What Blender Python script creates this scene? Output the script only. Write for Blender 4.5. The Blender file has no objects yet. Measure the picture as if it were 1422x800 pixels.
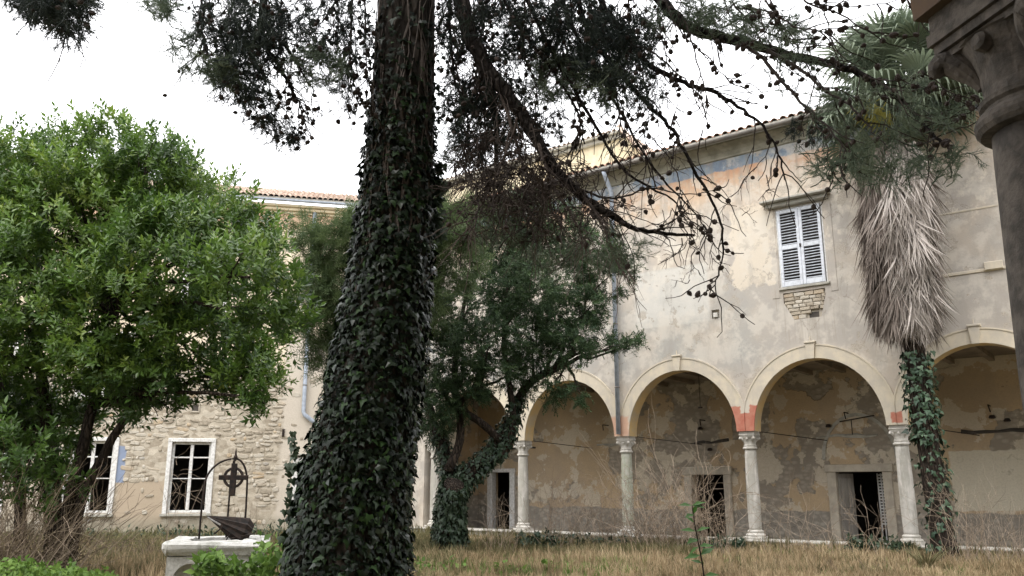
import bpy, math, random
import numpy as np
from mathutils import Matrix, Vector

# ------------------------------------------------------------------ camera, sky, sun, exposure
SC = bpy.context.scene
COL = SC.collection
F_PX = 1163.0
PITCH = math.atan(0.239)
EYE = 1.55
CP, SP = math.cos(PITCH), math.sin(PITCH)
cam_d = bpy.data.cameras.new('camera')
cam = bpy.data.objects.new('camera', cam_d)
COL.objects.link(cam)
cam.location = (0, 0, EYE)
cam.rotation_euler = (math.pi / 2 + PITCH, 0, 0)
cam_d.sensor_width = 36.0
cam_d.lens = F_PX / 1422 * 36
cam_d.clip_start = 0.05
cam_d.clip_end = 2000
SC.camera = cam

W = bpy.data.worlds.new("World")
SC.world = W
W.use_nodes = True
wn, wl = W.node_tree.nodes, W.node_tree.links
wn.clear()
SUN_EL, SUN_AZ = math.radians(58), math.radians(215)   # behind the viewer, to the left, veiled
sky = wn.new('ShaderNodeTexSky')
sky.sky_type = 'NISHITA'
sky.sun_disc = False
sky.sun_elevation = SUN_EL
sky.sun_rotation = SUN_AZ
sky.air_density = 1.0
sky.dust_density = 4.0
geo = wn.new('ShaderNodeTexCoord')
sep = wn.new('ShaderNodeSeparateXYZ')
wl.new(geo.outputs['Generated'], sep.inputs[0])
mr = wn.new('ShaderNodeMapRange')
mr.inputs[1].default_value = -0.1
mr.inputs[2].default_value = 1.0
mr.inputs[3].default_value = 13.0
mr.inputs[4].default_value = 24.0
wl.new(sep.outputs['Z'], mr.inputs[0])
cloud = wn.new('ShaderNodeMix')
cloud.data_type = 'RGBA'
cloud.blend_type = 'MULTIPLY'
cloud.inputs[0].default_value = 1.0
cloud.inputs[6].default_value = (1.0, 1.0, 1.02, 1)
wl.new(mr.outputs[0], cloud.inputs[7])
mx = wn.new('ShaderNodeMix')
mx.data_type = 'RGBA'
mx.inputs[0].default_value = 0.9            # overcast: nine tenths cloud, one tenth clear sky
wl.new(sky.outputs[0], mx.inputs[6])
wl.new(cloud.outputs[2], mx.inputs[7])
bg = wn.new('ShaderNodeBackground')
bg.inputs[1].default_value = 0.10
wl.new(mx.outputs[2], bg.inputs[0])
wo = wn.new('ShaderNodeOutputWorld')
wl.new(bg.outputs[0], wo.inputs[0])

sun_d = bpy.data.lights.new('sun', 'SUN')
sun_d.energy = 0.9
sun_d.angle = math.radians(25)
sun_d.color = (1.0, 0.96, 0.90)
sun = bpy.data.objects.new('sun', sun_d)
COL.objects.link(sun)
sd = Vector((math.sin(SUN_AZ) * math.cos(SUN_EL), math.cos(SUN_AZ) * math.cos(SUN_EL), math.sin(SUN_EL)))
sun.rotation_euler = sd.to_track_quat('Z', 'Y').to_euler()
sun.location = (0, -10, 30)

SC.view_settings.view_transform = 'Standard'
SC.view_settings.look = 'None'
SC.view_settings.exposure = 0.80
SC.view_settings.gamma = 1.0
SC.view_settings.use_curve_mapping = False
SC.cycles.max_bounces = 7
SC.cycles.diffuse_bounces = 4
SC.cycles.glossy_bounces = 2
SC.cycles.transmission_bounces = 4
SC.cycles.transparent_max_bounces = 6

# ------------------------------------------------------------------ helpers
rng = np.random.default_rng(11)
random.seed(5)


def P(px, py, Y):
    """world point on the ray of photo pixel (px, py) at forward distance Y"""
    x, y, z = px - 711, F_PX * CP + (py - 400) * SP, F_PX * SP - (py - 400) * CP
    return np.array([x / y * Y, Y, z / y * Y + EYE])


def ppm(p):
    """photo pixels per metre at a world point"""
    return F_PX / (p[1] * CP + (p[2] - EYE) * SP)


def G_at(px, Y, z=0.0):
    """ground point under image column px"""
    fw = F_PX * CP + 345 * SP
    return np.array([(px - 711) / fw * Y, Y, z])


def norm(a):
    a = np.asarray(a, float)
    return a / (np.linalg.norm(a, axis=-1, keepdims=True) + 1e-9)


class MB:
    def __init__(s):
        s.v, s.f = [], []

    def add(s, vs, fs):
        n = len(s.v)
        s.v.extend([tuple(map(float, q)) for q in vs])
        s.f.extend([tuple(i + n for i in f) for f in fs])
        return s

    def box(s, x0, x1, y0, y1, z0, z1):
        return s.add([(x0, y0, z0), (x1, y0, z0), (x1, y1, z0), (x0, y1, z0), (x0, y0, z1), (x1, y0, z1), (x1, y1, z1), (x0, y1, z1)],
                     [(0, 3, 2, 1), (4, 5, 6, 7), (0, 1, 5, 4), (1, 2, 6, 5), (2, 3, 7, 6), (3, 0, 4, 7)])

    def bbox(s, x0, x1, y0, y1, z0, z1, b=0.012):
        """box with chamfered front and back outline (edges not razor sharp)"""
        b = min(b, (x1 - x0) * .4, (y1 - y0) * .4, (z1 - z0) * .4)
        vs = []
        for (y, d) in ((y0, b), (y0 + b, 0), (y1 - b, 0), (y1, b)):
            vs += [(x0 + d, y, z0 + d), (x1 - d, y, z0 + d), (x1 - d, y, z1 - d), (x0 + d, y, z1 - d)]
        fs = [(0, 1, 2, 3), (15, 14, 13, 12)]
        for k in range(3):
            for i in range(4):
                j = (i + 1) % 4
                fs.append((k * 4 + j, k * 4 + i, k * 4 + 4 + i, k * 4 + 4 + j))
        return s.add(vs, fs)

    def lathe(s, prof, n=24, c=(0, 0, 0), cap=True):
        vs, fs = [], []
        for (r, z) in prof:
            for i in range(n):
                a = 2 * math.pi * i / n
                vs.append((c[0] + r * math.cos(a), c[1] + r * math.sin(a), c[2] + z))
        for k in range(len(prof) - 1):
            for i in range(n):
                j = (i + 1) % n
                fs.append((k * n + i, k * n + j, k * n + n + j, k * n + n + i))
        if cap:
            fs.append(tuple(range(n - 1, -1, -1)))
            fs.append(tuple((len(prof) - 1) * n + i for i in range(n)))
        return s.add(vs, fs)

    def tube(s, pts, rad, n=6, cap=True, jit=0.0):
        pts = np.asarray(pts, float)
        m = len(pts)
        rad = np.full(m, rad, float) if np.isscalar(rad) else np.asarray(rad, float)
        t = norm(np.gradient(pts, axis=0))
        ref = np.array([0.31, 0.17, 0.93]) if abs(t[0][2]) < .8 else np.array([0.93, 0.31, 0.1])
        u = norm(np.cross(t, ref))
        w = np.cross(t, u)
        a = np.arange(n) * 2 * math.pi / n
        ca, sa = np.cos(a), np.sin(a)
        rr = rad[:, None] * (1 + (rng.normal(0, jit, (m, n)) if jit else 0))
        vs = pts[:, None, :] + rr[..., None] * (u[:, None, :] * ca[None, :, None] + w[:, None, :] * sa[None, :, None])
        vs = vs.reshape(-1, 3)
        fs = []
        for k in range(m - 1):
            for i in range(n):
                j = (i + 1) % n
                fs.append((k * n + i, k * n + j, k * n + n + j, k * n + n + i))
        if cap:
            fs.append(tuple(range(n - 1, -1, -1)))
            fs.append(tuple((m - 1) * n + i for i in range(n)))
        return s.add(vs, fs)

    def tris(s):
        out = []
        for f in s.f:
            for k in range(1, len(f) - 1):
                out.append((f[0], f[k], f[k + 1]))
        return np.array(s.v, float), np.array(out, int)

    def mesh(s, name, mat=None, smooth=False):
        me = bpy.data.meshes.new(name)
        me.from_pydata(s.v, [], s.f)
        if mat:
            me.materials.append(mat)
        if smooth:
            me.polygons.foreach_set('use_smooth', [True] * len(me.polygons))
        me.update()
        return me

    def build(s, name, mat, parent=None, smooth=False, **kw):
        return link(name, s.mesh(name, mat, smooth), parent, **kw)


def link(name, me, parent=None, world=False, label=None, cat=None, group=None, kind=None, loc=None):
    o = bpy.data.objects.new(name, me)
    COL.objects.link(o)
    if parent:
        o.parent = parent
        if world:
            o.location = -parent.location
    if loc is not None:
        o.location = loc
    if label:
        o['label'] = label
    if cat:
        o['category'] = cat
    if group:
        o['group'] = group
    if kind:
        o['kind'] = kind
    return o


def thing(name, label, cat, loc=(0, 0, 0), rz=0.0, group=None):
    o = bpy.data.objects.new(name, None)
    COL.objects.link(o)
    o.location = loc
    o.rotation_euler = (0, 0, rz)
    o.empty_display_size = .2
    o['label'] = label
    o['category'] = cat
    if group:
        o['group'] = group
    return o


class Soup:
    """many transformed copies of small templates in one mesh, with a random value per copy"""
    def __init__(s):
        s.V, s.T, s.R, s.n = [], [], [], 0

    def add(s, tv, tf, pos, R, sc, rnd=None):
        N = len(pos)
        if N == 0:
            return s
        sc = np.broadcast_to(np.asarray(sc, float), (N,)) if np.ndim(sc) < 2 else np.asarray(sc, float)
        if sc.ndim == 1:
            lv = tv[None] * sc[:, None, None]
        else:
            lv = tv[None] * sc[:, None, :]
        v = np.einsum('nij,nkj->nki', R, lv) + pos[:, None, :]
        s.V.append(v.reshape(-1, 3))
        s.T.append((tf[None] + (np.arange(N) * len(tv) + s.n)[:, None, None]).reshape(-1, 3))
        if rnd is None:
            rnd = rng.random(N)
        s.R.append(np.repeat(rnd, len(tv)))
        s.n += N * len(tv)
        return s

    def mb(s, mb, rnd=0.5):
        if not mb.v:
            return s
        v, t = mb.tris()
        s.V.append(v)
        s.T.append(t + s.n)
        s.R.append(np.full(len(v), rnd))
        s.n += len(v)
        return s

    def mesh(s, name, mat, smooth=False):
        V, T, R = np.concatenate(s.V), np.concatenate(s.T), np.concatenate(s.R)
        me = bpy.data.meshes.new(name)
        me.vertices.add(len(V))
        me.vertices.foreach_set('co', V.ravel().astype(np.float32))
        me.loops.add(len(T) * 3)
        me.loops.foreach_set('vertex_index', T.ravel().astype(np.int32))
        me.polygons.add(len(T))
        me.polygons.foreach_set('loop_start', np.arange(0, len(T) * 3, 3, dtype=np.int32))
        me.update(calc_edges=True)
        if smooth:
            me.polygons.foreach_set('use_smooth', [True] * len(T))
        at = me.attributes.new('rnd', 'FLOAT', 'POINT')
        at.data.foreach_set('value', R.astype(np.float32))
        me.materials.append(mat)
        return me

    def build(s, name, mat, parent=None, smooth=False, **kw):
        return link(name, s.mesh(name, mat, smooth), parent, **kw)


def basis(d, n=None):
    """rotation matrices whose Y column is d and Z column is near n (random when None)"""
    d = norm(d)
    if n is None:
        n = norm(rng.normal(size=d.shape))
    x = norm(np.cross(d, n))
    z = np.cross(x, d)
    return np.stack([x, d, z], axis=-1)


def rdir(n):
    return norm(rng.normal(size=(n, 3)))


def spline(pts, n):
    pts = np.asarray(pts, float)
    m = len(pts)
    Pp = np.vstack([2 * pts[0] - pts[1], pts, 2 * pts[-1] - pts[-2]])
    out = []
    for t in np.linspace(0, m - 1 - 1e-6, n):
        i = int(t)
        u = t - i
        a, b, c, d = Pp[i], Pp[i + 1], Pp[i + 2], Pp[i + 3]
        out.append(.5 * (2 * b + (c - a) * u + (2 * a - 5 * b + 4 * c - d) * u * u + (3 * b - a - 3 * c + d) * u ** 3))
    return np.array(out)


def inst(name, me, parent, pos, R, s, **kw):
    """one object that shares mesh me, world position pos, rotation R, scale s"""
    o = bpy.data.objects.new(name, me)
    COL.objects.link(o)
    o.parent = parent
    s3 = (s, s, s) if np.isscalar(s) else s
    M = Matrix([[R[0][0] * s3[0], R[0][1] * s3[1], R[0][2] * s3[2], pos[0] - parent.location[0]],
                [R[1][0] * s3[0], R[1][1] * s3[1], R[1][2] * s3[2], pos[1] - parent.location[1]],
                [R[2][0] * s3[0], R[2][1] * s3[1], R[2][2] * s3[2], pos[2] - parent.location[2]],
                [0, 0, 0, 1]])
    o.matrix_basis = M
    return o


# ------------------------------------------------------------------ materials
class Gr:
    def __init__(s, name):
        s.m = bpy.data.materials.new(name)
        s.m.use_nodes = True
        s.N, s.L = s.m.node_tree.nodes, s.m.node_tree.links
        s.bsdf = s.N['Principled BSDF']
        s.tc = s.N.new('ShaderNodeTexCoord')
        sp = s.N.new('ShaderNodeSeparateXYZ')
        s.L.new(s.tc.outputs['Object'], sp.inputs[0])
        s.X, s.Y, s.Z = sp.outputs
        s._d = None

    def _in(s, sock, v):
        if isinstance(v, (int, float)):
            sock.default_value = v
        elif isinstance(v, tuple):
            sock.default_value = v if len(v) == len(sock.default_value) else (*v, 1)
        else:
            s.L.new(v, sock)

    def math(s, op, a, b=0.0, c=None):
        n = s.N.new('ShaderNodeMath')
        n.operation = op
        s._in(n.inputs[0], a)
        s._in(n.inputs[1], b)
        if c is not None:
            s._in(n.inputs[2], c)
        return n.outputs[0]

    def noise(s, scale, detail=4.0, rough=.55, stretch=None, dist=0.0, off=(0, 0, 0)):
        n = s.N.new('ShaderNodeTexNoise')
        n.inputs['Scale'].default_value = scale
        n.inputs['Detail'].default_value = detail
        n.inputs['Roughness'].default_value = rough
        n.inputs['Distortion'].default_value = dist
        mp = s.N.new('ShaderNodeMapping')
        mp.inputs['Location'].default_value = off
        if stretch:
            mp.inputs['Scale'].default_value = stretch
        s.L.new(s.tc.outputs['Object'], mp.inputs[0])
        s.L.new(mp.outputs[0], n.inputs['Vector'])
        return n.outputs[0]

    def vor(s, scale, feature='F1', stretch=None, out=0, rnd=1.0):
        n = s.N.new('ShaderNodeTexVoronoi')
        n.feature = feature
        n.inputs['Scale'].default_value = scale
        n.inputs['Randomness'].default_value = rnd
        mp = s.N.new('ShaderNodeMapping')
        if stretch:
            mp.inputs['Scale'].default_value = stretch
        s.L.new(s.tc.outputs['Object'], mp.inputs[0])
        s.L.new(mp.outputs[0], n.inputs['Vector'])
        return n.outputs[out]

    def ss(s, v, lo, hi, a=0.0, b=1.0):
        n = s.N.new('ShaderNodeMapRange')
        n.interpolation_type = 'SMOOTHSTEP'
        s._in(n.inputs[0], v)
        n.inputs[1].default_value = lo
        n.inputs[2].default_value = hi
        n.inputs[3].default_value = a
        n.inputs[4].default_value = b
        return n.outputs[0]

    def mix(s, f, a, b, mode='MIX'):
        n = s.N.new('ShaderNodeMix')
        n.data_type = 'RGBA'
        n.blend_type = mode
        s._in(n.inputs[0], f)
        s._in(n.inputs[6], a)
        s._in(n.inputs[7], b)
        return n.outputs[2]

    def box(s, x0, x1, z0, z1, soft=.06, jit=.25, jscale=1.6):
        """1 inside a rough-edged rectangle of the wall"""
        j1 = s.math('MULTIPLY', s.math('SUBTRACT', s.noise(jscale, 5, .65, off=(3.1, 0, 7)), .5), jit * 2)
        j2 = s.math('MULTIPLY', s.math('SUBTRACT', s.noise(jscale * 1.1, 5, .65, off=(11, 5, 1)), .5), jit * 2)
        x, z = s.math('ADD', s.X, j1), s.math('ADD', s.Z, j2)
        m = s.math('MULTIPLY', s.ss(x, x0 - soft, x0 + soft), s.ss(x, x1 - soft, x1 + soft, 1, 0))
        m2 = s.math('MULTIPLY', s.ss(z, z0 - soft, z0 + soft), s.ss(z, z1 - soft, z1 + soft, 1, 0))
        return s.math('MULTIPLY', m, m2)

    def attr(s, name='rnd', kind='GEOMETRY'):
        n = s.N.new('ShaderNodeAttribute')
        n.attribute_name = name
        n.attribute_type = kind
        return n.outputs['Fac']

    def objrnd(s):
        return s.N.new('ShaderNodeObjectInfo').outputs['Random']

    def fin(s, color, rough=.85, bump=None, bstr=.3, bdist=.02, spec=.3, metal=0.0, trans=None):
        s._in(s.bsdf.inputs['Base Color'], color)
        s._in(s.bsdf.inputs['Roughness'], rough)
        s.bsdf.inputs['Metallic'].default_value = metal
        s.bsdf.inputs['Specular IOR Level'].default_value = spec
        if bump is not None:
            b = s.N.new('ShaderNodeBump')
            b.inputs['Strength'].default_value = bstr
            b.inputs['Distance'].default_value = bdist
            s.L.new(bump, b.inputs['Height'])
            s.L.new(b.outputs[0], s.bsdf.inputs['Normal'])
        if trans:
            t = s.N.new('ShaderNodeBsdfTranslucent')
            s._in(t.inputs[0], color)
            m = s.N.new('ShaderNodeMixShader')
            m.inputs[0].default_value = trans
            s.L.new(s.bsdf.outputs[0], m.inputs[1])
            s.L.new(t.outputs[0], m.inputs[2])
            out = [n for n in s.N if n.type == 'OUTPUT_MATERIAL'][0]
            s.L.new(m.outputs[0], out.inputs[0])
        return s.m


def simple(name, c1, c2, scale=4, rough=.85, bstr=.25, spec=.3, metal=0.0, detail=6, lo=.35, hi=.65, stretch=None, bdist=.01):
    g = Gr(name)
    n = g.noise(scale, detail, .6, stretch)
    return g.fin(g.mix(g.ss(n, lo, hi), c1, c2), rough, n, bstr, bdist, spec, metal)


def leafmat(name, cols, rough=.5, trans=.3, spec=.4, obj=False):
    g = Gr(name)
    r = g.objrnd() if obj else g.attr()
    c = cols[0]
    k = len(cols)
    for i in range(1, k):
        c = g.mix(g.ss(r, (i - 1) / (k - 1), i / (k - 1)), c, cols[i])
    return g.fin(c, rough, spec=spec, trans=trans)


M = {}


def arcade_plaster():
    g = Gr('arcade_plaster')
    big, mid, fine = g.noise(.45, 6, .6), g.noise(2.2, 8, .65), g.noise(30, 4, .6)
    streak = g.noise(1.4, 6, .6, (1.6, 1, .16), off=(4, 0, 0))
    c = g.mix(g.ss(big, .42, .56), (.50, .435, .36), (.43, .39, .345))
    c = g.mix(g.math('MULTIPLY', g.ss(streak, .5, .72), .45), c, (.36, .33, .29))
    # grey weathering over the arches, ragged patches of older whitewash, a cement repair
    band = g.math('MULTIPLY', g.ss(g.Z, 4.4, 5.4), g.ss(g.Z, 6.4, 8.2, 1, 0))
    left = g.ss(g.X, -.4, 1.4, 1, .25)
    c = g.mix(g.math('MULTIPLY', g.math('MULTIPLY', band, left), g.ss(g.noise(.8, 6, .6, off=(9, 0, 2)), .3, .6, 0, .8)), c, (.36, .36, .34))
    w = g.math('MULTIPLY', g.ss(g.noise(2.6, 10, .7, off=(1, 0, 5)), .50, .60), g.math('MULTIPLY', g.ss(g.Z, 7.4, 8.4), g.ss(g.Z, 9.9, 10.5, 1, 0)))
    c = g.mix(g.math('MULTIPLY', w, .75), c, (.66, .60, .50))
    c = g.mix(g.math('MULTIPLY', g.box(-3.3, -.9, 6.35, 8.15, .03, .04, 1.0), .8), c, g.mix(g.ss(mid, .4, .6), (.47, .46, .42), (.55, .53, .48)))
    c = g.mix(g.math('MULTIPLY', g.box(-3.35, -.85, 6.6, 8.1, .05, .25, 3), .35), c, (.66, .64, .59))
    c = g.mix(g.box(-.1, 1.1, 7.2, 9.6, .05, .5, 2.2), c, (.62, .55, .45))
    # dark damp runs below the eaves
    c = g.mix(g.math('MULTIPLY', g.ss(g.Z, 9.2, 10.4), g.ss(big, .35, .6, .2, .75)), c, (.60, .42, .27))
    ed = g.math('ADD', g.Z, g.math('MULTIPLY', g.math('SUBTRACT', g.noise(3, 6, .7), .5), .55))
    c = g.mix(g.math('MULTIPLY', g.ss(ed, 10.05, 10.9), g.ss(mid, .36, .60, .15, .75)), c, (.52, .26, .14))
    ed2 = g.math('ADD', g.Z, g.math('MULTIPLY', g.math('SUBTRACT', g.noise(5, 4, .7), .5), .22))
    c = g.mix(g.math('MULTIPLY', g.ss(ed2, 10.86, 10.91), g.ss(mid, .25, .50, .35, .95)), c, g.mix(g.ss(mid, .35, .62), (.08, .145, .24), (.22, .28, .33)))
    c = g.mix(g.math('MULTIPLY', g.ss(fine, .35, .7), .12), c, (.30, .27, .23))
    c = g.mix(g.math('MULTIPLY', g.ss(g.noise(1.3, 9, .68, off=(21, 3, 8)), .46, .58), .55), c, (.62, .575, .50))
    c = g.mix(g.math('MULTIPLY', g.ss(g.noise(.9, 9, .68, (1.4, 1, .5), off=(31, 3, 8)), .50, .64), .50), c, (.34, .315, .28))
    # cracks
    drip = g.math('MULTIPLY', g.ss(g.noise(2.4, 7, .65, (2.6, 1, .10), off=(2, 0, 4)), .50, .66), g.ss(g.Z, 8.2, 11.2))
    c = g.mix(g.math('MULTIPLY', drip, .5), c, (.27, .25, .21))
    sd2 = g.math('MULTIPLY', g.ss(g.noise(5, 7, .65, (2.6, 1, .12), off=(8, 0, 4)), .48, .62), g.math('MULTIPLY', g.box(1.0, 2.9, 5.4, 7.0, .1, .1), .45))
    c = g.mix(sd2, c, (.34, .30, .25))
    flake = g.math('MULTIPLY', g.ss(g.noise(1.9, 10, .66, off=(41, 2, 13)), .585, .592), g.ss(g.noise(.5, 3, .5, off=(3, 2, 3)), .42, .55))
    c = g.mix(g.math('MULTIPLY', flake, .8), c, g.mix(g.ss(fine, .4, .6), (.46, .41, .34), (.35, .31, .26)))
    cr = g.vor(.55, 'DISTANCE_TO_EDGE', (1, 1, .7))
    crd = g.math('ADD', cr, g.math('MULTIPLY', g.math('SUBTRACT', g.noise(4, 6, .7), .5), .12))
    c = g.mix(g.math('MULTIPLY', g.math('MULTIPLY', g.ss(g.math('ABSOLUTE', crd), .0, .004, 1, 0), g.ss(big, .45, .55)), .6), c, (.2, .17, .14))
    h = g.math('ADD', g.math('MULTIPLY', mid, .7), g.math('ADD', g.math('MULTIPLY', fine, .15), g.math('MULTIPLY', flake, -.8)))
    return g.fin(c, .92, h, .45, .03, .2)


def archivolt_mat():
    g = Gr('arch_trim_plaster')
    mid = g.noise(3, 8, .65)
    c = g.mix(g.ss(mid, .35, .65), (.60, .53, .41), (.50, .45, .37))
    c = g.mix(g.math('MULTIPLY', g.ss(g.noise(1.2, 6, .6, (2, 1, .4)), .5, .7), .4), c, (.36, .34, .31))
    red = g.mix(g.ss(mid, .35, .6), (.40, .13, .09), (.45, .20, .14))
    c = g.mix(g.box(-.6, .6, 3.0, 3.80, .02, .10, 4), c, red)
    c = g.mix(g.box(-.12, .16, 3.60, 3.98, .02, .10, 5), c, (.55, .50, .42))
    c = g.mix(g.box(3.86, 4.12, 3.15, 3.42, .02, .06, 5), c, red)
    c = g.mix(g.box(-4.7, -4.55, 3.95, 4.15, .02, .05, 5), c, red)
    c = g.mix(g.math('MULTIPLY', g.box(-4.4, -3.7, 3.1, 3.7, .05, .15, 4), .6), c, (.56, .27, .17))
    return g.fin(c, .9, mid, .3, .02, .2)


def loggia_mat():
    g = Gr('loggia_plaster')
    big, mid, fine = g.noise(.7, 6, .6), g.noise(2.6, 9, .68, off=(2, 0, 0)), g.noise(22, 5, .65)
    c = g.mix(g.ss(big, .35, .65), (.50, .375, .235), (.41, .32, .22))
    lost = g.ss(g.math('ADD', g.noise(.55, 9, .60, (1, 1, 1.1), off=(7, 1, 3)), g.math('MULTIPLY', g.box(2.9, 3.9, 2.6, 4.4, .2, .5, 1.2), .06)), .535, .55)
    for bb in ((-6.6, -5.4, 2.1, 3.3), (-1.9, -.6, 3.1, 4.3), (.2, 1.1, 1.7, 3.6), (5.6, 7.4, 2.3, 3.6), (-3.9, -3.3, 2.4, 4.2), (2.9, 3.6, 3.4, 4.4)):
        lost = g.math('MAXIMUM', lost, g.box(*bb, .02, .38, 1.7))
    rub = g.mix(g.ss(g.vor(5, 'F1', (1, 1, 1.6)), .2, .6), (.35, .32, .27), (.25, .225, .19))
    c = g.mix(g.math('MULTIPLY', lost, .85), c, rub)
    pale = g.ss(g.noise(1.1, 7, .6, off=(15, 0, 9)), .53, .55)
    c = g.mix(g.math('MULTIPLY', pale, .8), c, (.58, .51, .40))
    c = g.mix(g.box(4.4, 9.5, .95, 2.55, .02, .10, 2), c, (.58, .53, .42))
    ed = g.math('ADD', g.Z, g.math('MULTIPLY', g.math('SUBTRACT', g.noise(1.3, 7, .65), .5), .35))
    c = g.mix(g.ss(ed, .86, .90, 1, 0), c, rub)
    c = g.mix(g.math('MULTIPLY', g.ss(fine, .4, .7), .2), c, (.2, .17, .13))
    h = g.math('ADD', g.math('MULTIPLY', lost, -.6), g.math('ADD', g.math('MULTIPLY', mid, .4), g.math('MULTIPLY', g.vor(5, 'F1', (1, 1, 1.6)), g.math('MULTIPLY', lost, -.5))))
    return g.fin(c, .95, h, .6, .05, .15)


def rubble_wall_mat():
    g = Gr('rubble_mortar')
    big, mid, fine = g.noise(.6, 6, .6), g.noise(3.5, 9, .7), g.noise(28, 5, .7)
    c = g.mix(g.ss(mid, .38, .60), (.52, .45, .35), (.33, .28, .21))
    vs_ = g.vor(4.2, 'F1', (1, 1, 1.9), out=1)
    c = g.mix(.42, c, g.mix(g.ss(vs_, .2, .8), (.24, .205, .16), (.62, .57, .48)))
    c = g.mix(g.ss(g.Z, 5.3, 5.9), c, g.mix(g.ss(big, .4, .6), (.76, .66, .50), (.66, .56, .42)))
    c = g.mix(g.math('MULTIPLY', g.ss(g.Z, 11.0, 11.2), .9), c, (.66, .45, .31))
    c = g.mix(g.box(-2.3, -.75, .2, 1.75, .1, .35, 1.4), c, (.43, .35, .26))
    c = g.mix(g.box(-2.43, -2.12, 1.75, 2.95, .03, .10, 3), c, (.24, .29, .40))
    c = g.mix(g.box(3.0, 6.2, 0, 7.0, .08, .20, 1.4), c, (.56, .50, .42))
    c = g.mix(g.math('MULTIPLY', g.ss(g.Z, .3, .75, 1, 0), .6), c, (.27, .25, .19))
    c = g.mix(g.math('MULTIPLY', g.ss(fine, .4, .7), .2), c, (.25, .21, .16))
    h = g.math('ADD', mid, g.math('MULTIPLY', fine, .3))
    return g.fin(c, .95, h, .5, .03, .15)


def stonemat(name, obj):
    g = Gr(name)
    r = g.objrnd() if obj else g.attr()
    c = g.mix(g.ss(r, 0, .35), (.26, .22, .17), (.40, .35, .275))
    c = g.mix(g.ss(r, .35, .7), c, (.52, .48, .41))
    c = g.mix(g.ss(r, .86, .96), c, (.44, .33, .21))
    c = g.mix(g.ss(r, .96, .99), c, (.36, .34, .31))
    sm = g.noise(3.0, 7, .7, off=(4, 4, 4))
    c = g.mix(g.math('MULTIPLY', g.ss(sm, .45, .60), .6), c, (.49, .43, .34))
    n = g.noise(14, 6, .7)
    c = g.mix(g.math('MULTIPLY', g.ss(n, .4, .7), .4), c, (.26, .22, .17))
    return g.fin(c, .92, n, .5, .02, .15)


M['plaster'] = arcade_plaster()
M['arch'] = archivolt_mat()
M['loggia'] = loggia_mat()
M['rubble'] = rubble_wall_mat()
M['stone_o'] = stonemat('rubble_stone', True)
M['stone_s'] = stonemat('rubble_stone_small', False)
M['soffit'] = simple('ochre_soffit', (.60, .42, .19), (.50, .40, .26), 2.5, bstr=.3)
cg = Gr('column_limestone')
c1_, c2_ = cg.noise(5, 8, .7), cg.noise(2.2, 8, .7, (2.5, 2.5, .35), off=(3, 3, 3))
cc_ = cg.mix(cg.ss(c1_, .3, .7), (.62, .59, .54), (.45, .43, .39))
cc_ = cg.mix(cg.math('MULTIPLY', cg.ss(cg.math('ADD', c2_, cg.math('MULTIPLY', cg.objrnd(), .14)), .55, .68), .6), cc_, (.29, .275, .23))
M['limestone'] = cg.fin(cc_, .75, c1_, .5, .015, .25)
M['mossy'] = simple('mossy_limestone', (.36, .38, .29), (.47, .46, .40), 6, .8, .3)
M['nearstone'] = simple('shade_toned_column_stone', (.125, .108, .092), (.062, .055, .048), 16, .92, .8, bdist=.02)  # darker copy of the column stone, the loggia's shade put into its colour
M['cove'] = simple('lichen_stained_cove', (.30, .285, .23), (.19, .18, .14), 2.2, .95, .3, lo=.38, hi=.62, detail=9)
M['trim'] = simple('weathered_trim', (.42, .40, .35), (.30, .29, .25), 5, .9, .3)
M['doorframe'] = simple('door_frame_stone', (.46, .41, .33), (.36, .32, .26), 4, .85, .3)
M['white'] = simple('flaking_white_paint', (.74, .73, .71), (.52, .51, .48), 14, .65, .35, lo=.3, hi=.72)
M['white2'] = simple('blue_white_paint', (.66, .69, .74), (.50, .52, .55), 10, .6, .3, lo=.3, hi=.75)
M['pipe'] = simple('zinc_pipe', (.42, .47, .55), (.32, .36, .42), 6, .55, .15, metal=.1)
M['pipe2'] = simple('dark_gutter', (.13, .12, .11), (.20, .18, .16), 4, .6, .2, metal=.2)
M['iron'] = simple('rusty_iron', (.012, .010, .009), (.038, .024, .018), 18, .75, .4)
M['ironlight'] = simple('pale_iron', (.35, .34, .32), (.2, .19, .18), 18, .5, .3)
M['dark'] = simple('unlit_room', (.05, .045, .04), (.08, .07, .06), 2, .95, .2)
M['wooddark'] = simple('old_door_wood', (.22, .20, .18), (.30, .28, .24), 8, .7, .3, stretch=(3, 3, .3))
M['ceiling'] = simple('loggia_ceiling', (.22, .17, .12), (.16, .13, .09), 2, .95, .2)
M['floor'] = simple('loggia_floor', (.24, .21, .17), (.17, .15, .12), 2, .95, .3)
wg = Gr('well_stone')
wn1, wn2, wn3 = wg.noise(6, 9, .7), wg.noise(40, 4, .7), wg.noise(3, 7, .65, (2, 2, .5), off=(5, 5, 0))
wc_ = wg.mix(wg.ss(wn1, .35, .62), (.66, .65, .62), (.50, .49, .46))
wc_ = wg.mix(wg.math('MULTIPLY', wg.ss(wn3, .48, .62), .65), wc_, (.26, .26, .22))
wc_ = wg.mix(wg.math('MULTIPLY', wg.ss(wn2, .52, .7), .35), wc_, (.2, .2, .18))
M['well'] = wg.fin(wc_, .85, wg.math('ADD', wn1, wg.math('MULTIPLY', wn2, .3)), .9, .03, .2)
M['attic'] = simple('attic_plaster', (.72, .64, .46), (.60, .50, .34), 1.5, .9, .2)


def groundmat():
    g = Gr('dry_ground')
    a, b = g.noise(.5, 6, .6), g.noise(9, 8, .7)
    c = g.mix(g.ss(a, .4, .6), (.26, .21, .13), (.16, .16, .08))
    c = g.mix(g.ss(b, .35, .7), c, (.11, .09, .055))
    return g.fin(c, .95, b, .8, .06, .1)


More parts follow.
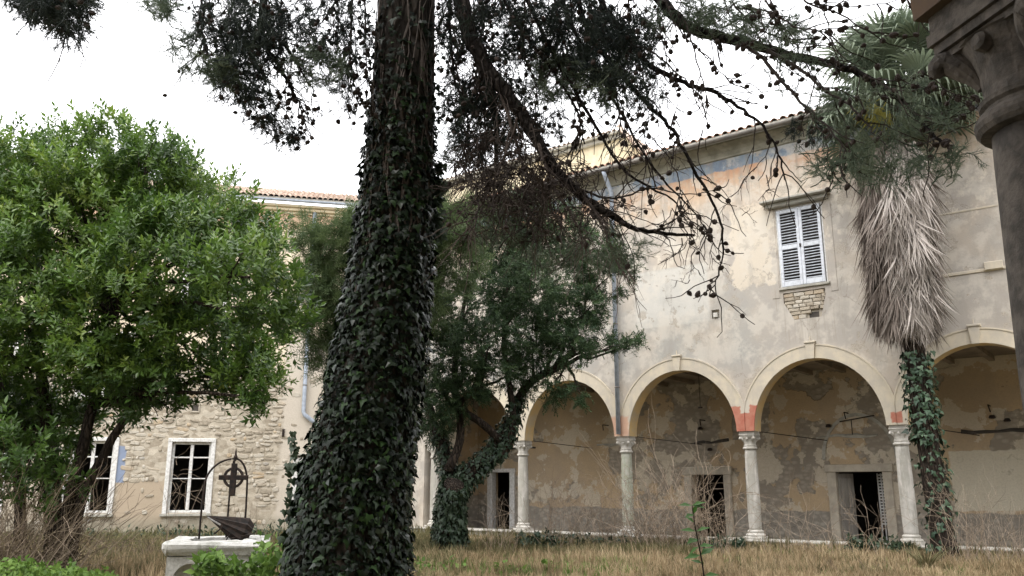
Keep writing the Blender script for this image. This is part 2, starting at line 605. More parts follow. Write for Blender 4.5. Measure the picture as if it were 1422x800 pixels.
M['ground'] = groundmat()
tg = Gr('clay_tile_single')
tn = tg.noise(9, 6, .7)
M['tile_o'] = tg.fin(tg.mix(tg.ss(tn, .4, .7), tg.mix(tg.objrnd(), (.36, .20, .14), (.46, .30, .22)), (.22, .19, .15)), .9, tn, .4, .01, .15)
tg = Gr('clay_tile_field')
tn = tg.noise(9, 6, .7)
M['tile_s'] = tg.fin(tg.mix(tg.ss(tn, .45, .75), tg.mix(tg.attr(), (.46, .34, .27), (.60, .49, .41)), (.28, .24, .19)), .9, tn, .4, .01, .15)


def barkmat(name, c1, c2, sc=9):
    g = Gr(name)
    n = g.noise(sc, 8, .7, (1, 1, .22), .6)
    v = g.vor(sc * 1.3, 'DISTANCE_TO_EDGE', (1, 1, .28))
    h = g.math('ADD', n, g.ss(v, 0, .25))
    c = g.mix(g.ss(v, 0, .22), c1, g.mix(g.ss(n, .35, .65), c1, c2))
    return g.fin(c, .95, h, 1.0, .035, .1)


M['pinebark'] = barkmat('pine_bark', (.030, .026, .022), (.105, .090, .076))
M['bough'] = barkmat('bough_bark', (.018, .015, .013), (.06, .05, .043), 14)
M['twigbark'] = simple('twig_bark', (.035, .028, .024), (.06, .048, .04), 30, .9, .3)
M['deadtwig'] = simple('dead_twig_bark', (.085, .065, .055), (.12, .095, .08), 30, .9, .3)
M['darkbark'] = barkmat('yew_bark', (.03, .024, .02), (.085, .065, .05), 12)
M['cone'] = simple('cone_scales', (.035, .026, .022), (.075, .055, .045), 60, .8, .3)
M['ivy'] = leafmat('ivy_leaf', [(.004, .008, .004), (.006, .012, .005), (.009, .017, .007), (.013, .025, .010), (.035, .070, .022)], .45, .03, .16)
M['ivy_o'] = leafmat('ivy_leaf_large', [(.006, .012, .006), (.012, .022, .010), (.034, .048, .028)], .34, .03, .34, True)
M['ivy2'] = leafmat('garden_ivy_leaf', [(.014, .030, .015), (.028, .052, .026), (.050, .078, .042)], .5, .15, .4)
M['ivy2_o'] = leafmat('palm_ivy_leaf', [(.03, .06, .035), (.055, .10, .055), (.08, .13, .075)], .5, .15, .4, True)
M['laurel'] = leafmat('laurel_leaf', [(.045, .090, .022), (.09, .165, .030), (.145, .235, .038), (.23, .30, .06)], .38, .34, .5)
M['laurel_o'] = leafmat('laurel_leaf_large', [(.07, .14, .03), (.11, .20, .04), (.17, .26, .06)], .38, .28, .5, True)
M['yew'] = leafmat('yew_needles', [(.026, .052, .024), (.046, .082, .034), (.075, .12, .046)], .55, .2, .3)
M['cypress'] = leafmat('feathery_needles', [(.055, .085, .035), (.085, .125, .05), (.12, .16, .065)], .6, .3, .25)
M['pine_d'] = leafmat('pine_needles_dark', [(.018, .028, .026), (.028, .040, .032), (.04, .055, .038)], .6, .2, .25)
M['pine_l'] = leafmat('pine_needles_pale', [(.10, .135, .09), (.14, .18, .12), (.19, .23, .15)], .6, .4, .25)  # paler copy of the needles, light shining through them put into the colour
M['palm'] = leafmat('palm_fan', [(.10, .13, .085), (.145, .18, .12), (.20, .24, .165)], .5, .3, .35, True)
M['palmyellow'] = leafmat('palm_fan_yellowing', [(.30, .30, .07), (.38, .34, .09)], .6, .3, .3, True)
M['palmdead'] = leafmat('palm_dead_frond', [(.22, .195, .17), (.36, .32, .285), (.52, .47, .43)], .85, .12, .15, True)
M['palmdead_s'] = leafmat('palm_dead_frond_under', [(.16, .13, .11), (.26, .22, .19)], .85, .12, .15)
M['straw'] = leafmat('dry_grass', [(.20, .15, .09), (.38, .29, .175), (.60, .48, .31)], .85, .3, .15)
M['olive'] = leafmat('half_dry_grass', [(.10, .10, .05), (.17, .16, .08), (.25, .21, .12)], .85, .3, .15)
M['green'] = leafmat('green_weeds', [(.07, .13, .025), (.13, .23, .045), (.19, .30, .065)], .6, .35, .3)
M['drystalk'] = simple('dry_stalk', (.34, .27, .20), (.22, .17, .125), 20, .9, .2)
M['drystalk2'] = simple('dark_dry_stalk', (.20, .155, .11), (.12, .09, .065), 20, .9, .2)
M['sapling'] = leafmat('sapling_leaf', [(.045, .12, .02), (.07, .17, .03)], .55, .35, .25, True)

gl = bpy.data.materials.new('old_window_glass')
gl.use_nodes = True
b = gl.node_tree.nodes['Principled BSDF']
b.inputs['Base Color'].default_value = (.8, .84, .84, 1)
b.inputs['Roughness'].default_value = .03
b.inputs['Transmission Weight'].default_value = 1.0
b.inputs['IOR'].default_value = 1.05
M['glass'] = gl

# ------------------------------------------------------------------ leaf and twig templates (length 1 along +Y, face +Z)


def T_leaf(w=.2, fold=.06, droop=-.06):
    v = np.array([(0, 0, 0), (-w, .42, fold), (w, .42, fold), (0, 1, droop), (0, .5, 0)])
    f = np.array([(0, 4, 1), (1, 4, 3), (0, 2, 4), (2, 3, 4)])
    return v, f


def T_ivy():
    o = [(0, 0, .0), (-.30, -.16, -.05), (-.52, .16, -.06), (-.27, .36, .03), (0, 1.0, -.12), (.27, .36, .03), (.52, .16, -.06), (.30, -.16, -.05)]
    v = np.array(o + [(0, .3, .09)])
    f = np.array([(8, i, (i + 1) % 8) for i in range(8)])[:, [0, 2, 1]]
    return v, f


def T_blade(n=9, spread=.35, w=.02):
    vs, fs = [], []
    for i in range(n):
        a = rng.random() * 6.28
        le = .55 + .45 * rng.random()
        dx, dy = math.cos(a) * spread * (.3 + rng.random()), math.sin(a) * spread * (.3 + rng.random())
        b = np.array([math.cos(a + 2) * .12, math.sin(a + 2) * .12, 0]) * rng.random()
        s = np.array([-math.sin(a), math.cos(a), 0]) * w
        m = b + np.array([dx * .35, dy * .35, le * .6])
        t = b + np.array([dx, dy, le * (.8 + .2 * rng.random())])
        k = len(vs)
        vs += [b - s, b + s, m - s * .7, m + s * .7, t]
        fs += [(k, k + 1, k + 3), (k, k + 3, k + 2), (k + 2, k + 3, k + 4)]
    return np.array(vs), np.array(fs)


def T_shoot(n=10, L=1.0, leaf=.75, w=.16, up=.9):
    """laurel shoot along +Y: leaves spiral up a short stem"""
    lv, lf = T_leaf(w)
    S = Soup()
    t = np.linspace(.05, 1, n)
    a = np.arange(n) * 2.4
    out = np.stack([np.cos(a), np.zeros(n), np.sin(a)], 1)
    d = norm(out * (1.15 - .65 * t)[:, None] + np.array([0, 1, 0]) * (up * (.35 + .6 * t))[:, None])
    nn = norm(np.array([0, 1., 0]) - out * .3)
    S.add(lv, lf, np.stack([0 * t, t * L * .75, 0 * t], 1), basis(d, nn), leaf * (.75 + .3 * rng.random(n)))
    mb = MB().tube([(0, -.3, 0), (0, .8 * L, 0)], [.014, .008], 3, False)
    S.mb(mb)
    return np.concatenate(S.V), np.concatenate(S.T)


def T_spray(n=22, w=.011, nl=.16, flat=.25):
    """conifer spray along +Y with side needles"""
    vs, fs = [], []
    k = 0
    for (a, b, le) in [((0, 0, 0), (0, 1, -.08), 1)] + [((0, y, -.08 * y), (sx * .35, y + .33, -.12), .5) for y in (.15, .35, .55) for sx in (-1, 1)]:
        a, b = np.array(a, float), np.array(b, float)
        m = n if le == 1 else n // 2
        d = norm(b - a)
        for i in range(m):
            u = (i + .5) / m
            p = a + (b - a) * u
            sx = 1 if i % 2 else -1
            side = np.cross(d, (0, 0, 1)) * sx
            q = p + (side * .75 + d * .7 + np.array([0, 0, rng.normal(0, flat)])) * nl * (.8 + .4 * rng.random())
            s = d * w
            vs += [p - s, p + s, q]
            fs.append((k, k + 1, k + 2))
            k += 3
        vs += [a + np.array([.006, 0, 0]), a - np.array([.006, 0, 0]), b]
        fs.append((k, k + 1, k + 2))
        k += 3
    return np.array(vs, float), np.array(fs)


def T_pinetwig(needles=60, nl=.17, w=.0045, bend=.3, cluster=True, subs=3):
    """hanging pine twig, length 1 along +Y"""
    mb = MB()
    n = 6
    pts = np.array([(bend * .2 * math.sin(i * .9), i / (n - 1), bend * (i / (n - 1)) ** 2 * .5) for i in range(n)])
    pts += rng.normal(0, .02, pts.shape)
    mb.tube(pts, np.linspace(.018, .008, n), 3, False)
    lines = [pts]
    for s in range(subs):
        i = rng.integers(1, n - 1)
        d = norm(np.array([rng.normal(0, .6), .8, rng.normal(0, .6)]))
        q = np.array([pts[i] + d * t for t in np.linspace(0, .35 + .2 * rng.random(), 4)]) + rng.normal(0, .015, (4, 3))
        mb.tube(q, np.linspace(.011, .006, 4), 3, False)
        lines.append(q)
    v, f = mb.tris()
    vs, fs = list(v), list(map(tuple, f))
    for j in range(needles):
        ln = lines[rng.integers(0, len(lines))]
        t = (rng.random() ** .6) * (len(ln) - 1)
        i = min(int(t), len(ln) - 2)
        p = ln[i] + (ln[i + 1] - ln[i]) * (t - i)
        d = norm(norm(ln[i + 1] - ln[i]) * .9 + rng.normal(0, .55, 3))
        sd_ = norm(np.cross(d, rng.normal(size=3))) * w
        k = len(vs)
        vs += [p - sd_, p + sd_, p + d * nl * (.7 + .5 * rng.random())]
        fs.append((k, k + 1, k + 2))
    return np.array(vs, float), np.array(fs)


LEAF = T_leaf()
LAURELLEAF = T_leaf(.17, .05, -.08)
IVY = T_ivy()
cone_mb = MB().lathe([(.001, 0), (.30, .08), (.26, .14), (.42, .24), (.36, .32), (.44, .44), (.35, .52), (.38, .62), (.25, .72), (.26, .80), (.02, 1.0)], 7, cap=False)
cone_mb.v = [(x, z, y) for (x, y, z) in cone_mb.v]      # long axis +Y
CONE = cone_mb.tris()
cone_me = cone_mb.mesh('pine_cone', M['cone'])

ivy_me = bpy.data.meshes.new('ivy_leaf')
ivy_me.from_pydata([tuple(q) for q in IVY[0]], [], [tuple(map(int, q)) for q in IVY[1]])
ivy_me.materials.append(M['ivy_o'])
ivy_me2 = ivy_me.copy()
ivy_me2.materials.clear()
ivy_me2.materials.append(M['ivy2_o'])


def leafmesh(name, T, mat):
    me = bpy.data.meshes.new(name)
    me.from_pydata([tuple(q) for q in T[0]], [], [tuple(map(int, q)) for q in T[1]])
    me.materials.append(mat)
    return me


# ------------------------------------------------------------------ ground
gx = np.concatenate([[-400, -150, -80], np.arange(-40, 40.1, 1.0), [80, 150, 400]])
gy = np.concatenate([[-400, -150, -60, -20], np.arange(-8, 60.1, 1.0), [100, 200, 500]])
gm = MB()
vs = []
for y in gy:
    for x in gx:
        z = .0
        if 5 < y < 26:
            z = .05 * math.sin(x * .9 + y * .4) * math.sin(y * .7) - .03
        vs.append((x, y, z))
nx = len(gx)
gm.add(vs, [(j * nx + i, j * nx + i + 1, (j + 1) * nx + i + 1, (j + 1) * nx + i) for j in range(len(gy) - 1) for i in range(nx - 1)])
gm.build('ground', M['ground'], smooth=True, kind='structure')

# ------------------------------------------------------------------ the arcade building
AA = math.radians(-37.4)
arc = thing('arcade_building', 'beige plaster cloister range with stone arcade, shuttered window and faded blue frieze', 'building', (6.54, 23.7, 0), AA)
BAY, SPR, AHW, ARI = 3.97, 3.10, 1.73, 1.87
THK = .46
K0, K1 = -4, 3                      # columns k = -3 .. 2 ; bays k -> k+1
XL, XR = -12.9, 15.0


def arch_pts(cx, n=28, hw=AHW, ri=ARI):
    return [(cx + hw * math.cos(math.pi - math.pi * i / n), SPR + ri * math.sin(math.pi * i / n)) for i in range(n + 1)]


def arch_wall(bays, x_lo, x_hi, top, y0, y1):
    """wall over arches: front, back; soffits apart"""
    w, sos = MB(), []
    cur = x_lo
    for cx in bays:
        so = MB()
        sos.append(so)
        a = arch_pts(cx)
        xs = cx - AHW
        w.box(cur, xs, y0, y1, SPR, top)
        for i in range(len(a) - 1):
            (xa, za), (xb, zb) = a[i], a[i + 1]
            w.add([(xa, y0, za), (xb, y0, zb), (xb, y0, top), (xa, y0, top)], [(0, 1, 2, 3)])
            w.add([(xa, y1, za), (xb, y1, zb), (xb, y1, top), (xa, y1, top)], [(3, 2, 1, 0)])
            so.add([(xa, y0, za), (xb, y0, zb), (xb, y1, zb), (xa, y1, za)], [(3, 2, 1, 0)])
        cur = cx + AHW
    w.box(cur, x_hi, y0, y1, SPR, top)
    return w, sos


def holes_wall(x0, x1, z0, z1, y, holes, mb=None, flip=False, depth=None):
    """sheet at plane y with rectangular holes; optional reveals of the given depth"""
    mb = mb or MB()
    xs = sorted({x0, x1, *[h[0] for h in holes], *[h[1] for h in holes]})
    zs = sorted({z0, z1, *[h[2] for h in holes], *[h[3] for h in holes]})
    for i in range(len(xs) - 1):
        for j in range(len(zs) - 1):
            cx, cz = (xs[i] + xs[i + 1]) / 2, (zs[j] + zs[j + 1]) / 2
            if any(h[0] < cx < h[1] and h[2] < cz < h[3] for h in holes):
                continue
            q = [(xs[i], y, zs[j]), (xs[i + 1], y, zs[j]), (xs[i + 1], y, zs[j + 1]), (xs[i], y, zs[j + 1])]
            mb.add(q, [(0, 1, 2, 3)] if not flip else [(3, 2, 1, 0)])
    if depth:
        for (a, b_, c, d) in holes:
            mb.add([(a, y, c), (b_, y, c), (b_, y, d), (a, y, d), (a, y + depth, c), (b_, y + depth, c), (b_, y + depth, d), (a, y + depth, d)],
                   [(0, 4, 5, 1), (1, 5, 6, 2), (2, 6, 7, 3), (3, 7, 4, 0)])
    return mb


bays = [BAY * (k + .5) for k in range(-3, 3)]       # centres, A..F
TOPZ = 5.8
w, so = arch_wall(bays, XL, XR, TOPZ, 0, THK)
# end pier right of column F closes down to the ground
w.box(BAY * 3 + .25, XR, 0, THK, 0, SPR)
w.box(XL, -12.25, 0, THK, 0, SPR)
WIN = (1.28, 2.60, 7.02, 9.34)
PUT = (1.34, 2.50, 6.08, 6.86)          # plaster lost under the window
NICHE = (-.82, -.58, 6.40, 6.66)
holes_wall(XL, XR, TOPZ, 11.75, 0, [WIN, PUT, NICHE], w, depth=None)
holes_wall(XL, XR, TOPZ, 11.75, THK, [WIN], w, flip=True)
# reveals and pocket bottoms
for (a, b_, c, d), dep in ((WIN, THK), (PUT, .07), (NICHE, .10)):
    w.add([(a, 0, c), (b_, 0, c), (b_, 0, d), (a, 0, d), (a, dep, c), (b_, dep, c), (b_, dep, d), (a, dep, d)],
          [(0, 4, 5, 1), (1, 5, 6, 2), (2, 6, 7, 3), (3, 7, 4, 0)])
w.add([(XL, THK, SPR), (XL, 0, SPR), (XL, 0, 11.75), (XL, THK, 11.75)], [(0, 1, 2, 3)])
w.build('wall', M['plaster'], arc)
MB().box(NICHE[0], NICHE[1], .10, .14, NICHE[2], NICHE[3]).build('niche_back', M['doorframe'], arc)
MB().bbox(NICHE[0] + .06, NICHE[1] - .05, -.05, .09, NICHE[2] + .02, NICHE[3] - .10).build('stone_block', M['limestone'], arc, label='small white stone stub sticking out of the wall')
MB().box(PUT[0], PUT[1], .075, .10, PUT[2], PUT[3]).build('mortar_bed', M['doorframe'], arc)
for q_ in so:
    q_.build('arch_soffit', M['soffit'], arc)

# archivolts with a raised outer fillet and keystones
for cx in bays:
    n = 28
    inn = arch_pts(cx, n)
    out = arch_pts(cx, n, AHW + .34, ARI + .34)
    o2 = arch_pts(cx, n, AHW + .38, ARI + .38)
    cl = lambda q: (min(max(q[0], cx - BAY / 2 + .001), cx + BAY / 2 - .001), q[1])
    m_ = MB()
    for i in range(n):
        a0, a1, b0, b1 = inn[i], inn[i + 1], cl(out[i]), cl(out[i + 1])
        c0, c1 = cl(o2[i]), cl(o2[i + 1])
        y = -.035
        m_.add([(a0[0], y, a0[1]), (a1[0], y, a1[1]), (b1[0], y, b1[1]), (b0[0], y, b0[1])], [(0, 1, 2, 3)])
        m_.add([(a0[0], y, a0[1]), (a1[0], y, a1[1]), (a1[0], .0, a1[1]), (a0[0], .0, a0[1])], [(3, 2, 1, 0)])
        m_.add([(b0[0], y, b0[1]), (b1[0], y, b1[1]), (b1[0], y - .018, b1[1]), (b0[0], y - .018, b0[1])], [(0, 1, 2, 3)])
        m_.add([(b0[0], y - .018, b0[1]), (b1[0], y - .018, b1[1]), (c1[0], y - .018, c1[1]), (c0[0], y - .018, c0[1])], [(0, 1, 2, 3)])
        m_.add([(c0[0], y - .018, c0[1]), (c1[0], y - .018, c1[1]), (c1[0], 0, c1[1]), (c0[0], 0, c0[1])], [(0, 1, 2, 3)])
    m_.build('archivolt', M['arch'], arc)
    ks = MB()
    zt = SPR + ARI
    ks.add([(cx - .085, -.10, zt - .015), (cx + .085, -.10, zt - .015), (cx + .13, -.10, zt + .40), (cx - .13, -.10, zt + .40),
            (cx - .085, .02, zt - .015), (cx + .085, .02, zt - .015), (cx + .13, .02, zt + .40), (cx - .13, .02, zt + .40)],
           [(0, 1, 2, 3), (0, 4, 5, 1), (1, 5, 6, 2), (2, 6, 7, 3), (3, 7, 4, 0)])
    ks.bbox(cx - .15, cx + .15, -.13, .02, zt + .402, zt + .46)
    ks.box(cx - .012, cx + .012, -.06, -.04, zt + .46, zt + .60)
    ks.build('keystone', M['arch'], arc)


# columns ---------------------------------------------------------------
def column_meshes():
    H0 = .20
    shaft = MB().lathe([(.165, .44), (.172, .50), (.178, 1.1), (.175, 1.8), (.160, 2.50), (.156, 2.60)], 28)
    base = MB()
    base.bbox(-.26, .26, -.26, .26, .20, .27, .015)
    base.lathe([(.25, .272), (.262, .29), (.262, .31), (.245, .335), (.215, .345), (.205, .365), (.215, .39), (.218, .405), (.20, .425), (.178, .435), (.175, .45)], 28)
    cap = MB()
    cap.lathe([(.157, 2.60), (.188, 2.605), (.200, 2.62), (.204, 2.638), (.200, 2.656), (.188, 2.67), (.172, 2.675), (.170, 2.69), (.182, 2.70), (.184, 2.715), (.165, 2.722),
               (.162, 2.76), (.168, 2.82), (.186, 2.88), (.212, 2.925), (.222, 2.93), (.10, 2.935)], 28, cap=False)
    # square abacus with a rounded roll under a flat slab
    for (h, z0, z1) in ((.196, 2.925, 2.950), (.212, 2.952, 2.985), (.226, 2.987, 3.030), (.216, 3.032, 3.100)):
        cap.bbox(-h, h, -h, h, z0, z1, .012)
    # corner leaves curling out under the abacus
    for sx in (-1, 1):
        for sy in (-1, 1):
            pts = spline([(sx * .112, sy * .112, 2.79), (sx * .130, sy * .130, 2.85), (sx * .162, sy * .162, 2.90), (sx * .190, sy * .190, 2.918), (sx * .203, sy * .203, 2.895), (sx * .196, sy * .196, 2.873)], 12)
            cap.tube(pts, np.interp(np.linspace(0, 1, 12), [0, .3, .6, .85, 1], [.018, .046, .044, .032, .012]), 12)
    # rosette on each face
    for k in range(4):
        a = k * math.pi / 2
        c, s = math.cos(a), math.sin(a)
        cap.tube([(c * .185, s * .185, 2.895), (c * .215, s * .215, 2.90), (c * .226, s * .226, 2.90)], [.034, .032, .018], 12)
    return shaft, base, cap


sh_mb, ba_mb, ca_mb = column_meshes()


def place_column(parent, x, y, mat, label=None):
    m1, m2, m3 = CM[mat]
    o = link('column', m1, parent, loc=(x, y, 0), label=label)
    link('column_base', m2, o)
    link('capital', m3, o)
    return o


CM = {}
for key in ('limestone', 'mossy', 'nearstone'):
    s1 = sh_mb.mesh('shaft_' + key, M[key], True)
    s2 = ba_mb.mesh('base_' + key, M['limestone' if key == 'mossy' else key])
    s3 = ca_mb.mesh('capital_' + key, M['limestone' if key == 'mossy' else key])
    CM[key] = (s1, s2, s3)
for k in range(-3, 4):
    place_column(arc, BAY * k, THK / 2, 'mossy' if k == -1 else 'limestone', 'greenish mossy shaft beneath the downpipe' if k == -1 else None)

# low parapet, floor, ceiling, back wall with doors ---------------------
MB().box(XL, XR, -.10, .56, -.2, .13).build('parapet', M['trim'], arc)
MB().bbox(XL, XR, -.16, .60, .132, .198, .02).build('coping', M['limestone'], arc)
MB().box(XL, XR, .60, 3.9, -.2, .02).build('loggia_floor', M['floor'], arc)
ce = MB().box(XL, XR, THK + .002, 3.6, 5.12, 5.3)
for i in range(28):
    x = XL + .6 + i * 1.0
    ce.box(x, x + .14, THK + .004, 3.598, 4.98, 5.118)
ce.build('loggia_ceiling', M['ceiling'], arc)
DOORS = [(1.26, 2.62, .02, 2.02), (-3.45, -2.28, .02, 1.98), (-11.95, -11.05, .02, 2.15)]
bw = holes_wall(XL - 1, XR, 0, 5.3, 3.6, DOORS, depth=.35)
bw.build('loggia_back_wall', M['loggia'], arc)
MB().box(XL - .05, XL + .2, THK + .003, 3.598, 0, 5.1).build('loggia_end_wall', M['loggia'], arc)
# the dark room behind the doors
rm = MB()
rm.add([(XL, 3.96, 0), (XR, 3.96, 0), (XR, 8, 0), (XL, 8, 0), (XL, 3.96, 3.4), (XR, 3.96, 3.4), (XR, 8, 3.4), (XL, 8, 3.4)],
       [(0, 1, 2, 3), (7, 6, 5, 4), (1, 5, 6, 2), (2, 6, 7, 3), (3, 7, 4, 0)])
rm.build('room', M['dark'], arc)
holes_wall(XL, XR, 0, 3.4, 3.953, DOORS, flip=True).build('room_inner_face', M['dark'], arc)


def door_frame(x0, x1, top, w_, head, y=3.6):
    m_ = MB()
    m_.bbox(x0 - w_, x0 + .02, y - .07, y + .2, .02, top)
    m_.bbox(x1 - .02, x1 + w_, y - .07, y + .2, .02, top)
    m_.bbox(x0 - w_ - .05, x1 + w_ + .05, y - .12, y + .2, top, top + head)
    return m_


door_frame(1.26, 2.62, 2.02, .24, .22).build('door_frame', M['doorframe'], arc)
door_frame(-3.45, -2.28, 1.98, .24, .26).build('door_frame', M['doorframe'], arc)
door_frame(-11.95, -11.05, 2.15, .22, .14).build('door_frame', M['white'], arc)
# half open leaf, louvred leaf inside the right-hand door
lf = MB().bbox(0, .55, 0, .05, .04, 1.98)
lf.bbox(.08, .47, -.02, .0, .15, .85)
lf.bbox(.08, .47, -.02, .0, .98, 1.85)
o = lf.build('door_leaf', M['wooddark'], arc)
o.location = (1.29, 3.68, 0)
o.rotation_euler = (0, 0, math.radians(52))
sb = MB()
for z0 in np.arange(.5, 1.95, .088):
    sb.box(0, .30, 0, .02, z0, z0 + .045)
for x in (0, .10, .20, .30):
    sb.box(x, x + .03, -.01, .03, .06, 1.98)
o = sb.build('louvred_leaf', M['white'], arc)
o.location = (2.25, 4.3, 0)
# blind arch over the right-hand door, iron stubs, ledges where the vaults were torn out
ar = MB()
pa = [(2.0 + 1.0 * math.cos(math.pi * i / 14), 2.40 + 1.25 * math.sin(math.pi * i / 14)) for i in range(15)]
for i in range(14):
    (xa, za), (xb, zb) = pa[i], pa[i + 1]
    qa, qb = (2.0 + (xa - 2) * 1.09, 2.4 + (za - 2.4) * 1.08), (2.0 + (xb - 2) * 1.09, 2.4 + (zb - 2.4) * 1.08)
    yy = 3.57
    ar.add([(xa, yy, za), (xb, yy, zb), (qb[0], yy, qb[1]), (qa[0], yy, qa[1]), (xa, 3.6, za), (xb, 3.6, zb), (qb[0], 3.6, qb[1]), (qa[0], 3.6, qa[1])],
           [(3, 2, 1, 0), (0, 1, 5, 4), (2, 3, 7, 6)])
ar.build('blind_arch', M['trim'], arc)
for k in range(-3, 3):
    x0 = BAY * k + .5 + rng.random() * .5
    pts = [(x0 + i * .3, 3.585, 3.06 + .03 * rng.normal()) for i in range(int(3 + rng.random() * 7))]
    MB().tube(pts, [.03 + .03 * rng.random() for _ in pts], 5, jit=.3).build('broken_ledge', M['dark'] if k % 2 else M['trim'], arc)
    xr = BAY * k + 1.0 + rng.random()
    MB().tube([(xr, 3.6, 3.75), (xr, 3.2, 3.75), (xr + .05, 3.15, 3.55)], .018, 5).build('iron_bracket', M['iron'], arc)
for (x, z) in ((-3.0, 3.45), (-2.7, 2.75), (1.2, 3.35), (5.6, 3.4), (5.95, 3.3)):
    MB().lathe([(.07, 0), (.09, .02), (.06, .09), (.0, .10)], 10, (x, 3.52, z)).build('iron_boss', M['iron'], arc)
MB().tube([(1.55, 3.5, 3.5), (2.6, 3.3, 3.62)], .02, 5).tube([(1.9, 3.45, 3.54), (1.9, 3.45, 3.1)], .014, 5).build('iron_rod', M['iron'], arc)
MB().tube([(-1.75, .9, 4.98), (-1.75, .9, 3.95)], .008, 5).bbox(-1.81, -1.69, .87, .93, 3.90, 3.94).build('hanging_lamp_rod', M['iron'], arc)
for k in (-2, -1, 0, 1):
    MB().tube([(BAY * k + .1, THK, 3.12), (BAY * k + 1.3 + .3 * rng.random(), 2.4, 2.9)], .012, 5).build('tie_rod', M['iron'], arc)

# shuttered window ------------------------------------------------------
x0, x1, z0, z1 = WIN
wf = MB()
wf.bbox(x0 - .005, x0 + .05, .02, .16, z0, z1)
wf.bbox(x1 - .05, x1 + .005, .02, .16, z0, z1)
wf.bbox(x0 + .052, x1 - .052, .02, .16, z1 - .06, z1)
wf.build('window_frame', M['white'], arc)
MB().bbox(x0 - .03, x1 + .05, -.06, .10, z0 - .075, z0 - .002).build('window_sill', M['trim'], arc)
MB().bbox(x0 - .31, x1 + .27, -.38, .02, z1 + .14, z1 + .20).bbox(x0 - .2, x1 + .18, -.20, .02, z1 + .02, z1 + .138).build('window_hood', M['trim'], arc)
MB().bbox(x0 - .24, x0 - .03, -.015, .005, z0 - .28, z1).build('window_surround', M['plaster'], arc)
MB().bbox(x1 + .055, x1 + .24, -.015, .005, z0 - .28, z1).build('window_surround', M['plaster'], arc)
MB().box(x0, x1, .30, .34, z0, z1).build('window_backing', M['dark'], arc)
sw = (x1 - x0 - .11) / 2
for sdx in (0, 1):
    a = x0 + .053 + sdx * (sw + .004)
    s_ = MB()
    st = .085
    s_.bbox(a, a + st, -.035, .012, z0 + .01, z1 - .065)
    s_.bbox(a + sw - st, a + sw, -.035, .012, z0 + .01, z1 - .065)
    zm = (z0 + z1) / 2 - .02
    for (q0, q1) in ((z0 + .01, z0 + .17), (zm - .06, zm + .07), (z1 - .17, z1 - .065)):
        s_.bbox(a + st, a + sw - st, -.030, .010, q0, q1)
    so_ = s_.build('shutter', M['white2'], arc)
    if sdx == 0:
        so_['label'] = 'left shutter leaf'
    sl = MB()
    wd = sw - 2 * st
    sl.add([(0, -.03, 0), (wd, -.03, 0), (wd, .022, .030), (0, .022, .030), (0, -.024, -.010), (wd, -.024, -.010), (wd, .028, .022), (0, .028, .022)],
           [(0, 1, 2, 3), (7, 6, 5, 4), (4, 5, 1, 0), (3, 2, 6, 7), (0, 3, 7, 4), (1, 5, 6, 2)])
    slm = sl.mesh('slat', M['white2'])
    for (q0, q1) in ((z0 + .175, zm - .065), (zm + .075, z1 - .175)):
        n = 11
        for i in range(n):
            zz = q0 + (q1 - q0) * (i + .1) / n
            s1 = link('slat', slm, so_, loc=(a + st, -.008, zz))
            s1.rotation_euler = (rng.normal(0, .03), rng.normal(0, .008), 0)
    MB().box(a + (.0 if sdx else sw - .02), a + (.02 if sdx else sw), -.05, -.036, zm - .05, zm + .05).build('latch', M['iron'], so_)

# bricks and stones under the window, in uneven courses
zz = PUT[2] + .01
while zz < PUT[3] - .05:
    hh = .075 + .04 * rng.random()
    lo = PUT[0] + max(0, (PUT[2] + .45 - zz)) * .45
    hi = PUT[1] - max(0, (PUT[2] + .55 - zz)) * .25
    xx = lo + .01
    while xx < hi - .05:
        ww = min(.14 + .16 * rng.random(), hi - xx - .01)
        if not (1.98 < xx + ww / 2 < 2.30 and zz < PUT[2] + .17):
            bm_ = MB().bbox(xx, xx + ww, -.004 + .025 * rng.random(), .07, zz, min(zz + hh, PUT[3] - .005), .015)
            bm_.v = [(v[0] + rng.normal(0, .006), v[1], v[2] + rng.normal(0, .006)) for v in bm_.v]
            bm_.build('brick', M['stone_o'], arc)
        xx += ww + .015
    zz += hh + .014
fl = MB()
fl.add([(PUT[0], -.002, PUT[2]), (PUT[0] + .26, -.002, PUT[2]), (PUT[0], -.002, PUT[2] + .5), (PUT[0], .07, PUT[2]), (PUT[0] + .26, .07, PUT[2]), (PUT[0], .07, PUT[2] + .5)], [(0, 1, 2), (1, 4, 5, 2)])
fl.build('broken_plaster_edge', M['plaster'], arc)
fl = MB()
fl.add([(PUT[1], -.002, PUT[2]), (PUT[1] - .16, -.002, PUT[2]), (PUT[1], -.002, PUT[2] + .6), (PUT[1] - .16, .07, PUT[2]), (PUT[1], .07, PUT[2] + .6)], [(0, 2, 1), (1, 2, 4, 3)])
fl.build('broken_plaster_edge', M['plaster'], arc)
MB().box(2.0, 2.26, .066, .074, PUT[2] + .01, PUT[2] + .165).build('putlog_hole', M['dark'], arc)
